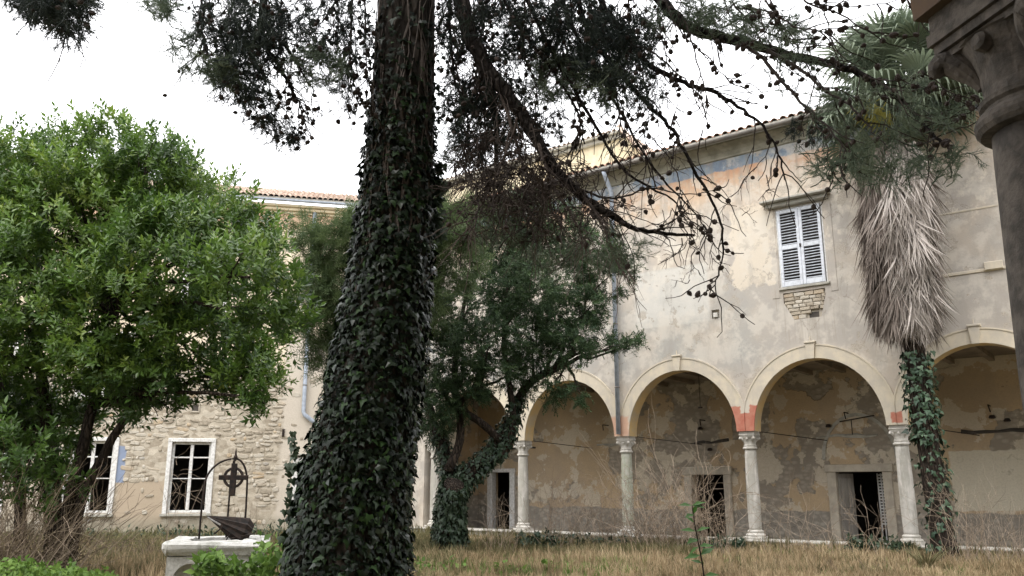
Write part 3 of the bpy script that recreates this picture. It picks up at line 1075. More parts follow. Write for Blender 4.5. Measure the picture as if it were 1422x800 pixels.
# string courses at the right, cornice, gutter, downpipe
MB().bbox(5.2, 9.5, -.03, .0, 6.70, 6.78).bbox(6.35, 6.75, -.10, .0, 6.72, 6.92).build('string_course', M['arch'], arc)
MB().bbox(5.4, 9.5, -.015, .0, 8.30, 8.35).build('string_course', M['arch'], arc)
co = MB()
cv_ = [(.0, 11.24), (-.05, 11.26), (-.055, 11.31), (-.07, 11.34), (-.11, 11.42), (-.19, 11.50), (-.31, 11.56), (-.42, 11.58), (-.43, 11.62), (0, 11.62)]
nn_ = len(cv_)
co.add([(x, y, z) for x in (XL, XR) for (y, z) in cv_], [(i, (i + 1) % nn_, nn_ + (i + 1) % nn_, nn_ + i) for i in range(nn_)])
co.build('cornice', M['cove'], arc)
gu = MB()
prof = [(-.62 + .075 * math.cos(math.pi + math.pi * i / 8), 11.66 + .075 * math.sin(math.pi + math.pi * i / 8)) for i in range(9)]
prof += [(q[0] * .98 - .0124, q[1] + .012) for q in reversed(prof)]
npz = len(prof)
vs = [(x, p[0], p[1]) for x in (XL - .3, XR) for p in prof]
gu.add(vs, [(i, (i + 1) % npz, npz + (i + 1) % npz, npz + i) for i in range(npz)])
gu.build('gutter', M['pipe2'], arc)
dp = MB().tube([(-4.02, -.60, 11.6), (-4.02, -.50, 11.45), (-4.02, -.13, 11.0), (-4.02, -.13, 3.16)], .07, 12)
dpo = dp.build('downpipe', M['pipe'], arc, smooth=True)
for z in (4.6, 6.6, 8.4, 10.2):
    MB().lathe([(.078, -.02), (.084, 0), (.078, .02)], 12, (-4.02, -.13, z)).box(-4.04, -4.0, -.07, .0, z - .012, z + .012).build('pipe_bracket', M['pipe2'], dpo)

# roof tiles


def tile_mb(L=.50, r=.105):
    m_ = MB()
    n = 7
    for (y, rr) in ((0, r), (L, r * .82)):
        for q in (rr, rr - .016):
            for i in range(n):
                a = math.pi * i / (n - 1)
                m_.v.append((q * math.cos(a), y, q * math.sin(a)))
    for i in range(n - 1):
        m_.f += [(i, 2 * n + i, 2 * n + i + 1, i + 1), (n + i, n + i + 1, 3 * n + i + 1, 3 * n + i), (i, i + 1, n + i + 1, n + i)]
    return m_


def roof(parent, xa, xb, ya, za, depth, slope, mat_front, rows, step=.24, name='roof'):
    tm = tile_mb()
    tme = tm.mesh('roof_tile', M['tile_o'])
    th = math.atan(slope)
    Rt = np.array([[1, 0, 0], [0, math.cos(th), -math.sin(th)], [0, math.sin(th), math.cos(th)]])
    n = int((xb - xa) / step)
    S = Soup()
    tv, tf = tm.tris()
    for r_ in range(rows):
        d = r_ * .38
        for i in range(n):
            x = xa + (i + .5) * step + rng.normal(0, .008)
            y, z = ya + d * math.cos(th), za + d * math.sin(th) + rng.normal(0, .004)
            if r_ == 0 and mat_front:
                o = link('roof_tile', tme, parent, loc=(x, y, z))
                o.rotation_euler = (th + rng.normal(0, .03), rng.normal(0, .05), rng.normal(0, .04))
            else:
                S.add(tv, tf, np.array([[x, y, z]]), Rt[None], 1.0)
    S.build('roof_tile_field', M['tile_s'], parent, kind='stuff')
    D = max(depth, rows * .38)
    sl = MB()
    dy, dz = D * math.cos(th), D * math.sin(th)
    sl.add([(xa, ya + .02, za - .07), (xb, ya + .02, za - .07), (xb, ya + dy, za - .07 + dz), (xa, ya + dy, za - .07 + dz),
            (xa, ya + .02, za + .015), (xb, ya + .02, za + .015), (xb, ya + dy, za + .015 + dz), (xa, ya + dy, za + .015 + dz)],
           [(0, 3, 2, 1), (4, 5, 6, 7), (0, 1, 5, 4), (1, 2, 6, 5), (2, 3, 7, 6), (3, 0, 4, 7)])
    sl.build(name, M['trim'], parent)


roof(arc, XL - .3, XR, -.60, 11.76, 8.5, .30, True, 4, .25)
# higher attic range behind
AT = thing('attic_building', 'tall cream attic block rising behind the arcade roof, red tiled verge', 'building', (6.54, 23.7, 0), AA)
aw = MB()
ap_ = [(-18.5, 11.9), (-5.6, 11.9), (-5.6, 14.45), (-6.95, 16.0), (-18.5, 16.0)]
aw.add([(x, 6.0, z) for (x, z) in ap_] + [(x, 12.0, z) for (x, z) in ap_], [(0, 1, 2, 3, 4), (9, 8, 7, 6, 5)] + [(i, i + 5, (i + 1) % 5 + 5, (i + 1) % 5) for i in range(5)])
aw.build('wall', M['attic'], AT)
roof(AT, -18.8, -6.95, 5.6, 16.05, 2.0, .10, False, 3, .25)
hp = MB()
hp.add([(-6.95, 5.65, 16.2), (-5.5, 5.65, 14.4), (-5.5, 12.5, 14.4), (-6.95, 12.5, 16.2), (-6.95, 5.65, 16.06), (-5.62, 5.65, 14.34), (-5.62, 12.5, 14.34), (-6.95, 12.5, 16.06)],
       [(0, 1, 2, 3), (0, 4, 5, 1), (1, 5, 6, 2), (4, 7, 6, 5), (3, 2, 6, 7)])
hp.build('hip_roof', M['tile_s'], AT)
S = Soup()
tv, tf = tile_mb().tris()
for i in range(6):
    d = i * .38
    p0 = np.array([-6.95 + d * .63, 5.62, 16.22 - d * .78])
    dd = norm(np.array([[.63, 0, -.78]]))
    S.add(tv, tf, p0[None], basis(dd, np.array([[.6, -.5, .6]])), 1.1)
S.build('verge_tiles', M['tile_s'], AT, kind='stuff')
MB().bbox(-18.6, -6.96, 5.80, 5.998, 15.82, 15.99).build('cornice', M['trim'], AT)

# ------------------------------------------------------------------ the rubble-stone building at the left
LA = math.atan2(.216, .976)
lb = thing('stone_house', 'rubble stone range with white framed windows and tiled eave at the left', 'building', (-11.2, 29.8, 0), LA)
LX0, LX1 = -16.0, 9.4
W1, W2, DR = (-3.88, -2.50, .72, 3.12), (-.66, .66, .72, 3.12), (3.62, 4.9, .10, 2.45)
UPS = [(-3.85, -2.35, 4.6, 6.8), (-.7, .7, 7.6, 9.6), (-7.4, -6.0, 4.6, 6.8), (-7.2, -5.9, .72, 3.12)]
lw = holes_wall(LX0, LX1, -.1, 12.0, 0, [W1, W2, DR, *UPS], depth=.42)
lw.build('wall', M['rubble'], lb)
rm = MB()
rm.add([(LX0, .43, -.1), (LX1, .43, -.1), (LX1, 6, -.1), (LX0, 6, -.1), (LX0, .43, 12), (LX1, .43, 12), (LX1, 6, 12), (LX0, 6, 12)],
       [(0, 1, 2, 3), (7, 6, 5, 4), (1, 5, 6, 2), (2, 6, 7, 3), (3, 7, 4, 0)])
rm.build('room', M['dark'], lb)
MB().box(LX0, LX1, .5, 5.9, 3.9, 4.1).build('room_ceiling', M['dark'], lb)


def casement_window(parent, wdw, surround=.13, bars=(.22, .52), label=None):
    x0, x1, z0, z1 = wdw
    m_ = MB()
    m_.bbox(x0 - surround, x0 + .01, -.05, .12, z0 - .02, z1)
    m_.bbox(x1 - .01, x1 + surround, -.05, .12, z0 - .02, z1)
    m_.bbox(x0 - surround, x1 + surround, -.06, .12, z1 + .002, z1 + surround)
    w_ = m_.build('window', M['white'], parent, label=label)
    MB().bbox(x0 - surround - .05, x1 + surround + .05, -.13, .12, z0 - .11, z0 - .022).build('sill', M['trim'], w_)
    f = MB()
    y0, y1 = .10, .15
    f.bbox(x0 + .012, x0 + .09, y0, y1, z0, z1)
    f.bbox(x1 - .09, x1 - .012, y0, y1, z0, z1)
    f.bbox(x0 + .092, x1 - .092, y0, y1, z1 - .08, z1)
    f.bbox(x0 + .092, x1 - .092, y0, y1, z0, z0 + .09)
    f.build('casement_frame', M['white'], w_)
    xm = (x0 + x1) / 2
    MB().bbox(xm - .055, xm + .055, y0 - .015, y1 + .01, z0 + .092, z1 - .082).build('mullion', M['white'], w_)
    cuts = [z0 + .09] + [z1 - b * (z1 - z0) for b in sorted(bars, reverse=True)] + [z1 - .08]
    for z in cuts[1:-1]:
        h = .035 if z < z1 - .3 * (z1 - z0) else .05
        for (a, b) in ((x0 + .092, xm - .057), (xm + .057, x1 - .092)):
            MB().bbox(a, b, y0 + .004, y1 - .004, z - h / 2, z + h / 2).build('glazing_bar', M['white'], w_)
    for (a, b) in ((x0 + .092, xm - .057), (xm + .057, x1 - .092)):
        for i in range(len(cuts) - 1):
            if rng.random() < .62:
                continue
            MB().box(a, b, y0 + .02, y0 + .024, cuts[i] + .03, cuts[i + 1] - .03).build('pane', M['glass'], w_)
    return w_


casement_window(lb, W2)
casement_window(lb, W1)
for u in UPS:
    casement_window(lb, u)
m_ = MB()
m_.bbox(DR[0] - .16, DR[0] + .01, -.05, .15, 0, DR[3])
m_.bbox(DR[1] - .01, DR[1] + .16, -.05, .15, 0, DR[3])
m_.bbox(DR[0] - .16, DR[1] + .16, -.06, .15, DR[3] + .002, DR[3] + .16)
dfo = m_.build('door_frame', M['white'], lb)
MB().bbox(DR[0] - .3, DR[1] + .3, -.16, .05, DR[3] + .23, DR[3] + .31).build('door_hood', M['trim'], dfo)
MB().bbox(DR[0] + .012, DR[1] - .012, .16, .2, .1, 1.5).build('door_leaf', M['white'], dfo)
# rain pipe that kinks to the right, wall bracket lamp, vent hole
lp = MB().tube([(3.72, -.10, 11.9), (3.72, -.10, 4.25), (3.76, -.10, 4.14), (5.3, -.10, 3.0)], .075, 12).build('downpipe', M['pipe'], lb, smooth=True)
for z in (5.2, 7.4, 9.6):
    MB().lathe([(.08, -.02), (.086, 0), (.08, .02)], 12, (3.72, -.10, z)).build('pipe_bracket', M['pipe2'], lp)
MB().bbox(3.50, 3.86, -.30, 0, 9.0, 9.35).build('wall_box', M['white2'], lb)
m_ = MB().bbox(-.16, .16, -.04, .05, 4.40, 4.46).bbox(-.16, .16, -.04, .05, 4.14, 4.20).bbox(-.16, -.11, -.04, .05, 4.2, 4.4).bbox(.11, .16, -.04, .05, 4.2, 4.4)
m_.build('vent_surround', M['doorframe'], lb)
MB().box(-.108, .108, -.012, -.004, 4.202, 4.398).build('vent_hole', M['dark'], lb)
MB().bbox(3.02, 3.10, -.06, 0, 3.35, 3.62).build('iron_stub', M['iron'], lb)

# rubble stones standing proud of the mortar: the widest are single objects, the rest one field
variants = []
for k in range(12):
    m_ = MB()
    n = 8
    ang = np.arange(n) * 2 * math.pi / n
    rr = .5 * (1 + rng.normal(0, .10, n))
    ex = np.sign(np.cos(ang)) * np.abs(np.cos(ang)) ** .55 * rr
    ez = np.sign(np.sin(ang)) * np.abs(np.sin(ang)) ** .55 * rr
    for (s_, y) in ((1.0, 0), (.94, -.7), (.74, -1.0)):
        m_.v += [(ex[i] * s_, y, ez[i] * s_) for i in range(n)]
    for b_ in (0, 1):
        m_.f += [(b_ * n + i, b_ * n + (i + 1) % n, (b_ + 1) * n + (i + 1) % n, (b_ + 1) * n + i) for i in range(n)]
    m_.f.append(tuple(2 * n + i for i in range(n)))
    variants.append((m_, m_.mesh('rubble_stone', M['stone_o'])))
stones = []
z = .35
openings = [W1, W2, DR, *UPS, (-.16, .16, 4.14, 4.46)]
while z < 6.0:
    h = .09 + .11 * rng.random()
    x = -5.0
    while x < 4.4:
        ww = .10 + .36 * rng.random() ** 1.8
        hh = h * (.65 + .55 * rng.random())
        cx, cz = x + ww / 2, z + h / 2 + rng.normal(0, .022) + .05 * math.sin(x * 1.3 + z)
        x += ww + .015
        if any(a - .22 - ww / 2 < cx < b_ + .22 + ww / 2 and c - .14 - hh / 2 < cz < d + .17 + hh / 2 for (a, b_, c, d) in openings):
            continue
        p = .86
        if 3.0 < cx:
            p = .10
        if -2.4 < cx < -.8 and cz < 1.7:
            p = .12
        if cz < .9:
            p *= .5
        if cz > 5.3:
            p *= .5
        if math.sin(cx * 1.9 + 1.0) * math.sin(cz * 2.3 + cx) > .62:
            p *= .25
        if rng.random() > p:
            continue
        stones.append((ww * hh, cx, cz, ww * .97, hh * .93, .010 + .026 * rng.random() ** 1.5))
    z += h + .012
stones.sort(reverse=True)
S = Soup()
nsmall = 0
for i, (a_, cx, cz, ww, hh, dd) in enumerate(stones):
    mbv, mev = variants[int(rng.integers(0, 12))]
    r_ = rng.normal(0, .11)
    if i < 290 and -2.5 < cx:
        o = link('stone', mev, lb, loc=(cx, 0, cz))
        o.rotation_euler = (0, r_, 0)
        o.scale = (ww, dd, hh)
    else:
        tv, tf = mbv.tris()
        R = np.array([[math.cos(r_), 0, math.sin(r_)], [0, 1, 0], [-math.sin(r_), 0, math.cos(r_)]])
        S.add(tv, tf, np.array([[cx, 0, cz]]), R[None], np.array([[ww, dd, hh]]))
S.build('small_stones', M['stone_s'], lb, kind='stuff')
co = MB()
for (d, a_, b_) in ((.08, 11.70, 11.80), (.20, 11.802, 11.92), (.30, 11.922, 12.02)):
    co.bbox(LX0, LX1, -d, .0, a_, b_, .02)
co.build('cornice', M['attic'], lb)
MB().bbox(LX0, LX1, -.04, 0, 11.0, 11.06).build('string_course', M['attic'], lb)
gu = MB()
prof = [(-.44 + .07 * math.cos(math.pi + math.pi * i / 8), 12.13 + .07 * math.sin(math.pi + math.pi * i / 8)) for i in range(9)]
prof += [(q[0] * .98 - .009, q[1] + .012) for q in reversed(prof)]
gu.add([(x, p[0], p[1]) for x in (LX0, LX1) for p in prof], [(i, (i + 1) % npz, npz + (i + 1) % npz, npz + i) for i in range(npz)])
gu.build('gutter', M['pipe'], lb)
roof(lb, LX0, LX1, -.44, 12.22, 5.0, .405, False, 13, .20)
# corner piece joining the two ranges, seen past the trunk
MB().box(-14.2, XL - .052, .3, 6.2, -.1, 11.6).build('corner_wall', M['plaster'], arc)

# ------------------------------------------------------------------ near loggia: the range the photograph is taken from
nb = thing('near_loggia', 'dim stone column and arch of the near loggia at the right edge', 'building', (1.75, 2.55, .09), LA)
nbays = [BAY * (k + .5) for k in range(-3, 3)]
w, so = arch_wall(nbays, -12.3, 12.3, 5.8, -THK / 2, THK / 2)
w.box(-12.3, 12.3, -THK / 2, THK / 2, 5.8, 10.5)
w.build('wall', simple('shade_toned_brown_plaster', (.11, .078, .05), (.075, .056, .042), 5, .95, .5), nb)  # plaster colour lowered to carry the shade inside the loggia
dso = simple('shade_toned_orange_soffit', (.12, .078, .05), (.09, .066, .05), 6, .9, .3)  # orange soffit with the same shade painted into it
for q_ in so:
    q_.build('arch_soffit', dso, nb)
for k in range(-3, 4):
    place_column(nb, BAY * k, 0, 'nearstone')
MB().box(-12.3, 12.3, -.30, .30, -.2, .198).build('parapet', M['trim'], nb)
MB().box(-12.3, 12.3, -4.2, -.30, -.2, .02).build('loggia_floor', M['floor'], nb)
MB().box(-12.3, 12.3, -3.998, -THK / 2 - .002, 5.12, 5.3).build('loggia_ceiling', M['ceiling'], nb)
MB().box(-12.3, 12.3, -4.3, -4.0, .0, 10.5).build('loggia_back_wall', M['loggia'], nb)

# ------------------------------------------------------------------ foliage builders


def lobe_list(lobes, Y0, dY=1.2):
    out = []
    for L_ in lobes:
        px, py, r = L_[:3]
        dy = L_[3] if len(L_) > 3 else rng.normal(0, .5) * dY
        c = P(px, py, Y0 + dy)
        out.append((c, r / ppm(c)))
    return out


def crown_points(lobes, dens, shell=(.72, 1.05), inside=.7, up_bias=.0, clump=.0, per=1):
    """points and outward directions on the outer shells of overlapping lobes"""
    pts, dirs, li = [], [], []
    for k, (c, r) in enumerate(lobes):
        n = max(3, int(dens * r * r))
        d = rdir(n)
        d[:, 2] += up_bias
        d = norm(d)
        rad = r * (shell[0] + (shell[1] - shell[0]) * rng.random(n) ** .7)
        p = c + d * rad[:, None] * np.array([1, 1, .92])
        ok = np.ones(n, bool)
        for j, (c2, r2) in enumerate(lobes):
            if j != k:
                ok &= np.linalg.norm(p - c2, axis=1) > r2 * inside
        p, d = p[ok], d[ok]
        if clump:
            p = np.repeat(p, per, 0) + rng.normal(0, clump, (len(p) * per, 3))
            d = norm(np.repeat(d, per, 0) + rng.normal(0, .45, (len(d) * per, 3)))
        pts.append(p)
        dirs.append(d)
        li.append(np.full(len(p), k))
    return np.concatenate(pts), np.concatenate(dirs), np.concatenate(li)


def limb_to(mb, a, b, r0, r1, n=9, sag=.12, jit=.05, sides=6):
    a, b = np.asarray(a), np.asarray(b)
    t = np.linspace(0, 1, n)[:, None]
    L_ = np.linalg.norm(b - a)
    mid = np.array([0, 0, 1.0]) * L_ * sag
    p = a + (b - a) * t + mid * (4 * t * (1 - t)) * .5
    p[1:-1] += rng.normal(0, jit * L_ * .3, (n - 2, 3))
    mb.tube(p, np.linspace(r0, r1, n), sides)
    return p


# ------------------------------------------------------------------ laurel tree (left)
YL = 14.5
lt_base = G_at(70, YL)
laurel = thing('laurel_tree', 'big bright green broadleaf tree filling the left side, dark forked trunks', 'tree', tuple(lt_base))
LL = [(35, 256, 70), (95, 232, 54), (150, 222, 58), (205, 238, 50), (215, 275, 75), (280, 310, 72), (335, 330, 52), (350, 385, 62), (120, 320, 95), (230, 370, 88),
      (325, 450, 70), (375, 440, 45), (60, 410, 100), (165, 450, 92), (270, 490, 78), (40, 520, 85), (130, 540, 74), (215, 545, 45), (340, 522, 42), (368, 560, 22), (-70, 330, 120), (-60, 500, 110),
      (10, 590, 54), (85, 590, 40), (40, 640, 36), (-5, 655, 40), (85, 665, 20), (60, 690, 26), (-30, 600, 60), (60, 330, 85), (-20, 235, 60)]
lobes = lobe_list(LL, YL, 1.6)
tb = MB()
for (bx, pts, r0) in ((70, [(72, 812), (74, 720), (70, 640), (62, 560), (50, 470)], .17), (110, [(95, 812), (112, 700), (150, 620), (190, 555), (215, 500), (225, 420)], .09),
                      (30, [(25, 812), (28, 700), (22, 620), (0, 540), (-20, 450)], .11), (80, [(84, 812), (96, 700), (120, 600), (140, 500), (150, 380), (150, 300)], .12)):
    pp = [P(x, y, YL + (i * .1 - .2)) for i, (x, y) in enumerate(pts)]
    pp[0][2] = min(pp[0][2], 0)
    q = spline(pp, 22)
    tb.tube(q, np.linspace(r0, r0 * .45, 22), 9, jit=.06)
tb.build('trunk', M['darkbark'], laurel, smooth=True, world=True)
lb_ = MB()
hub = [P(70, 600, YL), P(130, 560, YL), P(60, 500, YL), P(150, 430, YL)]
for (c, r) in lobes:
    h = min(hub, key=lambda q: np.linalg.norm(q - c))
    p = limb_to(lb_, h, c, .05, .02, 8, .1)
    for _ in range(4):
        e = c + rdir(1)[0] * r * .8
        limb_to(lb_, p[-2], e, .018, .006, 6, .05, sides=4)
lb_.build('limbs', M['darkbark'], laurel, world=True, kind='stuff')
S = Soup()
pts, dirs, li = crown_points(lobes, 100, (.45, 1.10), .66, .12, .10, 6)
keep = pts[:, 1] < YL + 2.6
pts, dirs, li = pts[keep], dirs[keep], li[keep]
d = norm(dirs * .75 + np.array([0, 0, .65]) + rng.normal(0, .35, dirs.shape))
sel = rng.integers(0, 3, len(pts))
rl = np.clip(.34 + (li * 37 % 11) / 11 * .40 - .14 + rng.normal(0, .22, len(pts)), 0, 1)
low_shade = pts[:, 2] < 3.2
rl[low_shade] *= .35  # low leaves toned darker: shade under the crown put into leaf colour
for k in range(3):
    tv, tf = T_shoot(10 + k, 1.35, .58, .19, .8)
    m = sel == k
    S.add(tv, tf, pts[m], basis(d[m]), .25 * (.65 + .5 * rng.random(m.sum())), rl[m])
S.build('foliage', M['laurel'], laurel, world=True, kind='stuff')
print('laurel shoots', len(pts))
# the largest single leaves, on the near side of the crown
front = pts[(pts[:, 1] < YL - .6)]
lm = leafmesh('leaf', LAURELLEAF, M['laurel_o'])
for i in rng.choice(len(front), 260, replace=False):
    c = front[i]
    dd = norm(np.array([rng.normal(0, .6), -.7, rng.normal(.2, .5)]))
    R = basis(dd[None], np.array([[rng.normal(0, .3), -.4, 1]]))[0]
    inst('leaf', lm, laurel, c + np.array([0, -.12, .02]), R, .17 + .05 * rng.random())

# ------------------------------------------------------------------ yew tree (middle) with ivy on its trunk
YY = 21.5
yb = G_at(628, YY)
yew = thing('yew_tree', 'dark evergreen with forked ivy-clad trunk leaning in front of the arcade columns', 'tree', tuple(yb))
tb = MB()
ypaths = [([(624, 775), (626, 740), (628, 700), (634, 672)], .38, .25), ([(632, 690), (622, 655), (612, 615), (600, 590), (590, 560), (580, 520)], .20, .08),
          ([(634, 680), (655, 655), (680, 632), (694, 608), (716, 575), (722, 545), (745, 522), (772, 505), (800, 480)], .24, .06),
          ([(694, 612), (672, 590), (650, 575), (640, 560), (665, 540), (672, 515)], .11, .05), ([(668, 645), (700, 625), (712, 590), (708, 540), (700, 480), (705, 400)], .12, .05),
          ([(622, 655), (640, 600), (630, 520), (640, 440), (650, 380)], .12, .04)]
yp3 = []
for (pp, r0, r1) in ypaths:
    q = spline([P(x, y, YY + rng.normal(0, .05)) for (x, y) in pp], 16)
    q[:, 1] += np.linspace(0, rng.normal(0, .6), 16)
    tb.tube(q, np.linspace(r0, r1, 16), 10, jit=.08)
    yp3.append((q, np.linspace(r0, r1, 16)))
tb.build('trunk', M['darkbark'], yew, smooth=True, world=True)
YLb = [(690, 330, 42), (735, 305, 40), (775, 330, 48), (820, 350, 42), (845, 385, 36), (650, 430, 52), (700, 400, 50), (745, 400, 52), (790, 440, 52), (620, 500, 58), (680, 480, 56), (740, 480, 46),
       (790, 475, 34), (835, 480, 18), (862, 480, 14), (885, 477, 9), (600, 440, 50), (820, 425, 26), (720, 520, 30), (650, 540, 42), (600, 560, 40), (770, 535, 22), (805, 545, 13), (610, 590, 24), (705, 350, 40)]
lobes = lobe_list(YLb, YY, 1.0)
lb_ = MB()
for (c, r) in lobes:
    q, rr = min(yp3, key=lambda t: np.linalg.norm(t[0][-1] - c))
    a = q[-1 - int(rng.integers(0, 5))]
    p = limb_to(lb_, a, c, .05, .015, 8, .08)
    for _ in range(5):
        limb_to(lb_, p[-3], c + rdir(1)[0] * r * .9, .014, .004, 6, .05, sides=4)
lb_.build('limbs', M['darkbark'], yew, world=True, kind='stuff')
S = Soup()
pts, dirs, li = crown_points(lobes, 84, (.35, 1.06), .56, -.05, .085, 11)
d = norm(dirs * .8 + np.array([0, 0, -.12]) + rng.normal(0, .35, dirs.shape))
sel = rng.integers(0, 3, len(pts))
rl = np.clip(.5 + rng.normal(0, .25, len(pts)) + (pts[:, 2] - 6) * .04, 0, 1)
for k in range(3):
    tv, tf = T_shoot(13 + k, 1.0, .30, .15)
    m = sel == k
    S.add(tv, tf, pts[m], basis(d[m], norm(np.array([0, 0, 1.0]) + rng.normal(0, .4, (m.sum(), 3)))), .27 * (.7 + .6 * rng.random(m.sum())), rl[m])
S.build('foliage', M['yew'], yew, world=True, kind='stuff')
print('yew sprays', len(pts))


def clad(parent_label, base, paths, dens, size, mat, matmesh, nlarge, off=(.0, .05), cat='ivy', hang=.55, stems=True, front_only=True, thin=None, name='climbing_ivy'):
    """ivy leaves over tubes given as (centre line, radii); leaves hang tip down and lie outward"""
    t = thing(name, parent_label, cat, tuple(base))
    allp, alln, allr = [], [], []
    for (q, rr) in paths:
        seg = np.linalg.norm(np.diff(q, axis=0), axis=1)
        for i in range(len(q) - 1):
            n = int(dens * seg[i] * (rr[i] + rr[i + 1]) * math.pi)
            if n < 1:
                continue
            u = rng.random(n)
            ang = rng.random(n) * 2 * math.pi
            ax = norm(q[i + 1] - q[i])
            e1 = norm(np.cross(ax, (0, 1, .1)))
            e2 = np.cross(ax, e1)
            nn = np.cos(ang)[:, None] * e1 + np.sin(ang)[:, None] * e2
            r_ = (rr[i] * (1 - u) + rr[i + 1] * u) + off[0] + rng.random(n) ** 1.3 * (off[1] - off[0])
            p = q[i] + (q[i + 1] - q[i]) * u[:, None] + nn * r_[:, None]
            if thin is not None:
                k = rng.random(n) < thin(p, nn)
                p, nn = p[k], nn[k]
            allp.append(p)
            alln.append(nn)
    p, nn = np.concatenate(allp), np.concatenate(alln)
    dd = norm(np.array([0, 0, -1.0]) + nn * .35 + rng.normal(0, .45, p.shape))
    R = basis(dd, norm(nn + np.array([0, 0, .35]) + rng.normal(0, .32, p.shape)))
    s = size * (.40 + .95 * rng.random(len(p)) ** 1.4)
    near = np.where(p[:, 1] < np.median(p[:, 1]))[0]
    big = near[np.argsort(-s[near])][:nlarge] if nlarge else np.array([], int)
    m = np.ones(len(p), bool)
    m[big] = False
    S = Soup()
    S.add(*IVY, p[m], R[m], s[m])
    S.build('leaf_mass', mat, t, world=True, kind='stuff')
    for i in big:
        inst('leaf', matmesh, t, p[i] + nn[i] * .012, R[i], s[i])
    print(name, len(p))
    return t, p


clad('dark ivy wrapping the forked trunk of the evergreen before the arcade', yb, yp3[:1] * 3 + [(yp3[1][0][:9], yp3[1][1][:9] + .03), (yp3[2][0][:10], yp3[2][1][:10] + .02), (yp3[4][0][:9], yp3[4][1][:9])],
     300, .11, M['ivy2'], None, 0, (.0, .11))

# ------------------------------------------------------------------ feathery conifer behind the big trunk
YC = 19.0
cb = G_at(508, YC)
cyp = thing('feathery_conifer', 'olive green feathery conifer behind the ivy trunk, seen on both its sides', 'tree', tuple(cb))
q = spline([P(508, 790, YC), P(506, 700, YC), P(510, 600, YC), P(514, 480, YC), P(520, 380, YC), P(530, 300, YC)], 14)
q[0][2] = -.1
MB().tube(q, np.linspace(.22, .06, 14), 9, jit=.06).build('trunk', M['darkbark'], cyp, smooth=True, world=True)
CL = [(425, 318, 16), (428, 345, 22), (455, 345, 26), (470, 395, 38), (440, 400, 26), (492, 330, 34), (450, 450, 34), (490, 440, 40), (470, 490, 30), (500, 530, 30), (455, 505, 16), (480, 560, 18), (545, 350, 55), (600, 330, 44), (628, 370, 38),
      (560, 420, 50), (640, 320, 24), (655, 300, 20), (590, 290, 30)]
lobes = lobe_list(CL, YC, .6)
lb_ = MB()
for (c, r) in lobes:
    a = q[int(np.clip(np.argmin(np.abs(q[:, 2] - c[2] + .8)), 0, 13))]
    limb_to(lb_, a, c, .035, .01, 8, -.02)
lb_.build('limbs', M['darkbark'], cyp, world=True, kind='stuff')
S = Soup()
pts, dirs, li = crown_points(lobes, 230, (.35, 1.12), .5, .1, .10, 5)
d = norm(dirs * .7 + np.array([0, 0, .25]) + rng.normal(0, .4, dirs.shape))
tv, tf = T_spray(9, .036, .22, .4)
S.add(tv, tf, pts, basis(d), .30 * (.6 + .7 * rng.random(len(pts))))
S.build('foliage', M['cypress'], cyp, world=True, kind='stuff')
print('conifer', len(pts))

# ------------------------------------------------------------------ the big pine
YP = 8.0
trunk_px = [(482, 800, 87), (491, 700, 79), (508, 600, 70), (526, 500, 64), (540, 400, 58), (550, 300, 52.5), (556, 200, 48.5), (561, 100, 45), (565, 0, 43.5)]
tq = [P(x, y, YP) for (x, y, h) in trunk_px]
tr = [h / ppm(p) - .035 for (x, y, h), p in zip(trunk_px, tq)]
b0 = tq[0] + (tq[0] - tq[1]) / (tq[0][2] - tq[1][2]) * (-tq[0][2] - .1)
tq = [b0] + tq
tr = [tr[0] + .10] + tr
up = (tq[-1] - tq[-2]) / np.linalg.norm(tq[-1] - tq[-2])
for i in range(3):
    tq.append(tq[-1] + up * 1.6 + np.array([.05, 0, 0]))
    tr.append(tr[-1] * .88)
pq = spline(tq, 60)
pr = np.interp(np.linspace(0, 1, 60), np.linspace(0, 1, len(tr)), tr)
pine_base = (float(b0[0]), float(b0[1]), 0.0)
pine = thing('pine_tree', 'huge leaning pine in the foreground with drooping cone-laden branches', 'tree', pine_base)
MB().tube(pq, pr, 40, jit=.018).build('trunk', M['pinebark'], pine, smooth=True, world=True)


def trunk_at(z):
    i = int(np.argmin(np.abs(pq[:, 2] - z)))
    return pq[i], pr[i]


ztop = P(565, 0, YP)[2]


def ivy_thin(p, nn):
    # full cover low down, thinning to a strip on the left face high up
    z = p[:, 2]
    z0 = P(555, 290, YP)[2]
    t = np.clip((z - z0) / (ztop - z0), 0, 1)
    k = np.clip(nn[:, 0] * .9 + .30, -1, 1)
    strip = np.exp(-((nn[:, 0] + .28) / (.55 - .30 * t)) ** 2)
    return np.where(z < z0, 1.0, (1 - t) ** 1.5 * .9 + t * strip * .34 + .02 * (nn[:, 0] < 0))


sel = pq[:, 2] < ztop + .5
ivs, _ = clad('dark glossy ivy covering the leaning pine trunk, thinning upward', pine_base, [(pq[sel], pr[sel])], 1300, .072, M['ivy'], ivy_me, 280, (-.01, .065), hang=.6, thin=ivy_thin)
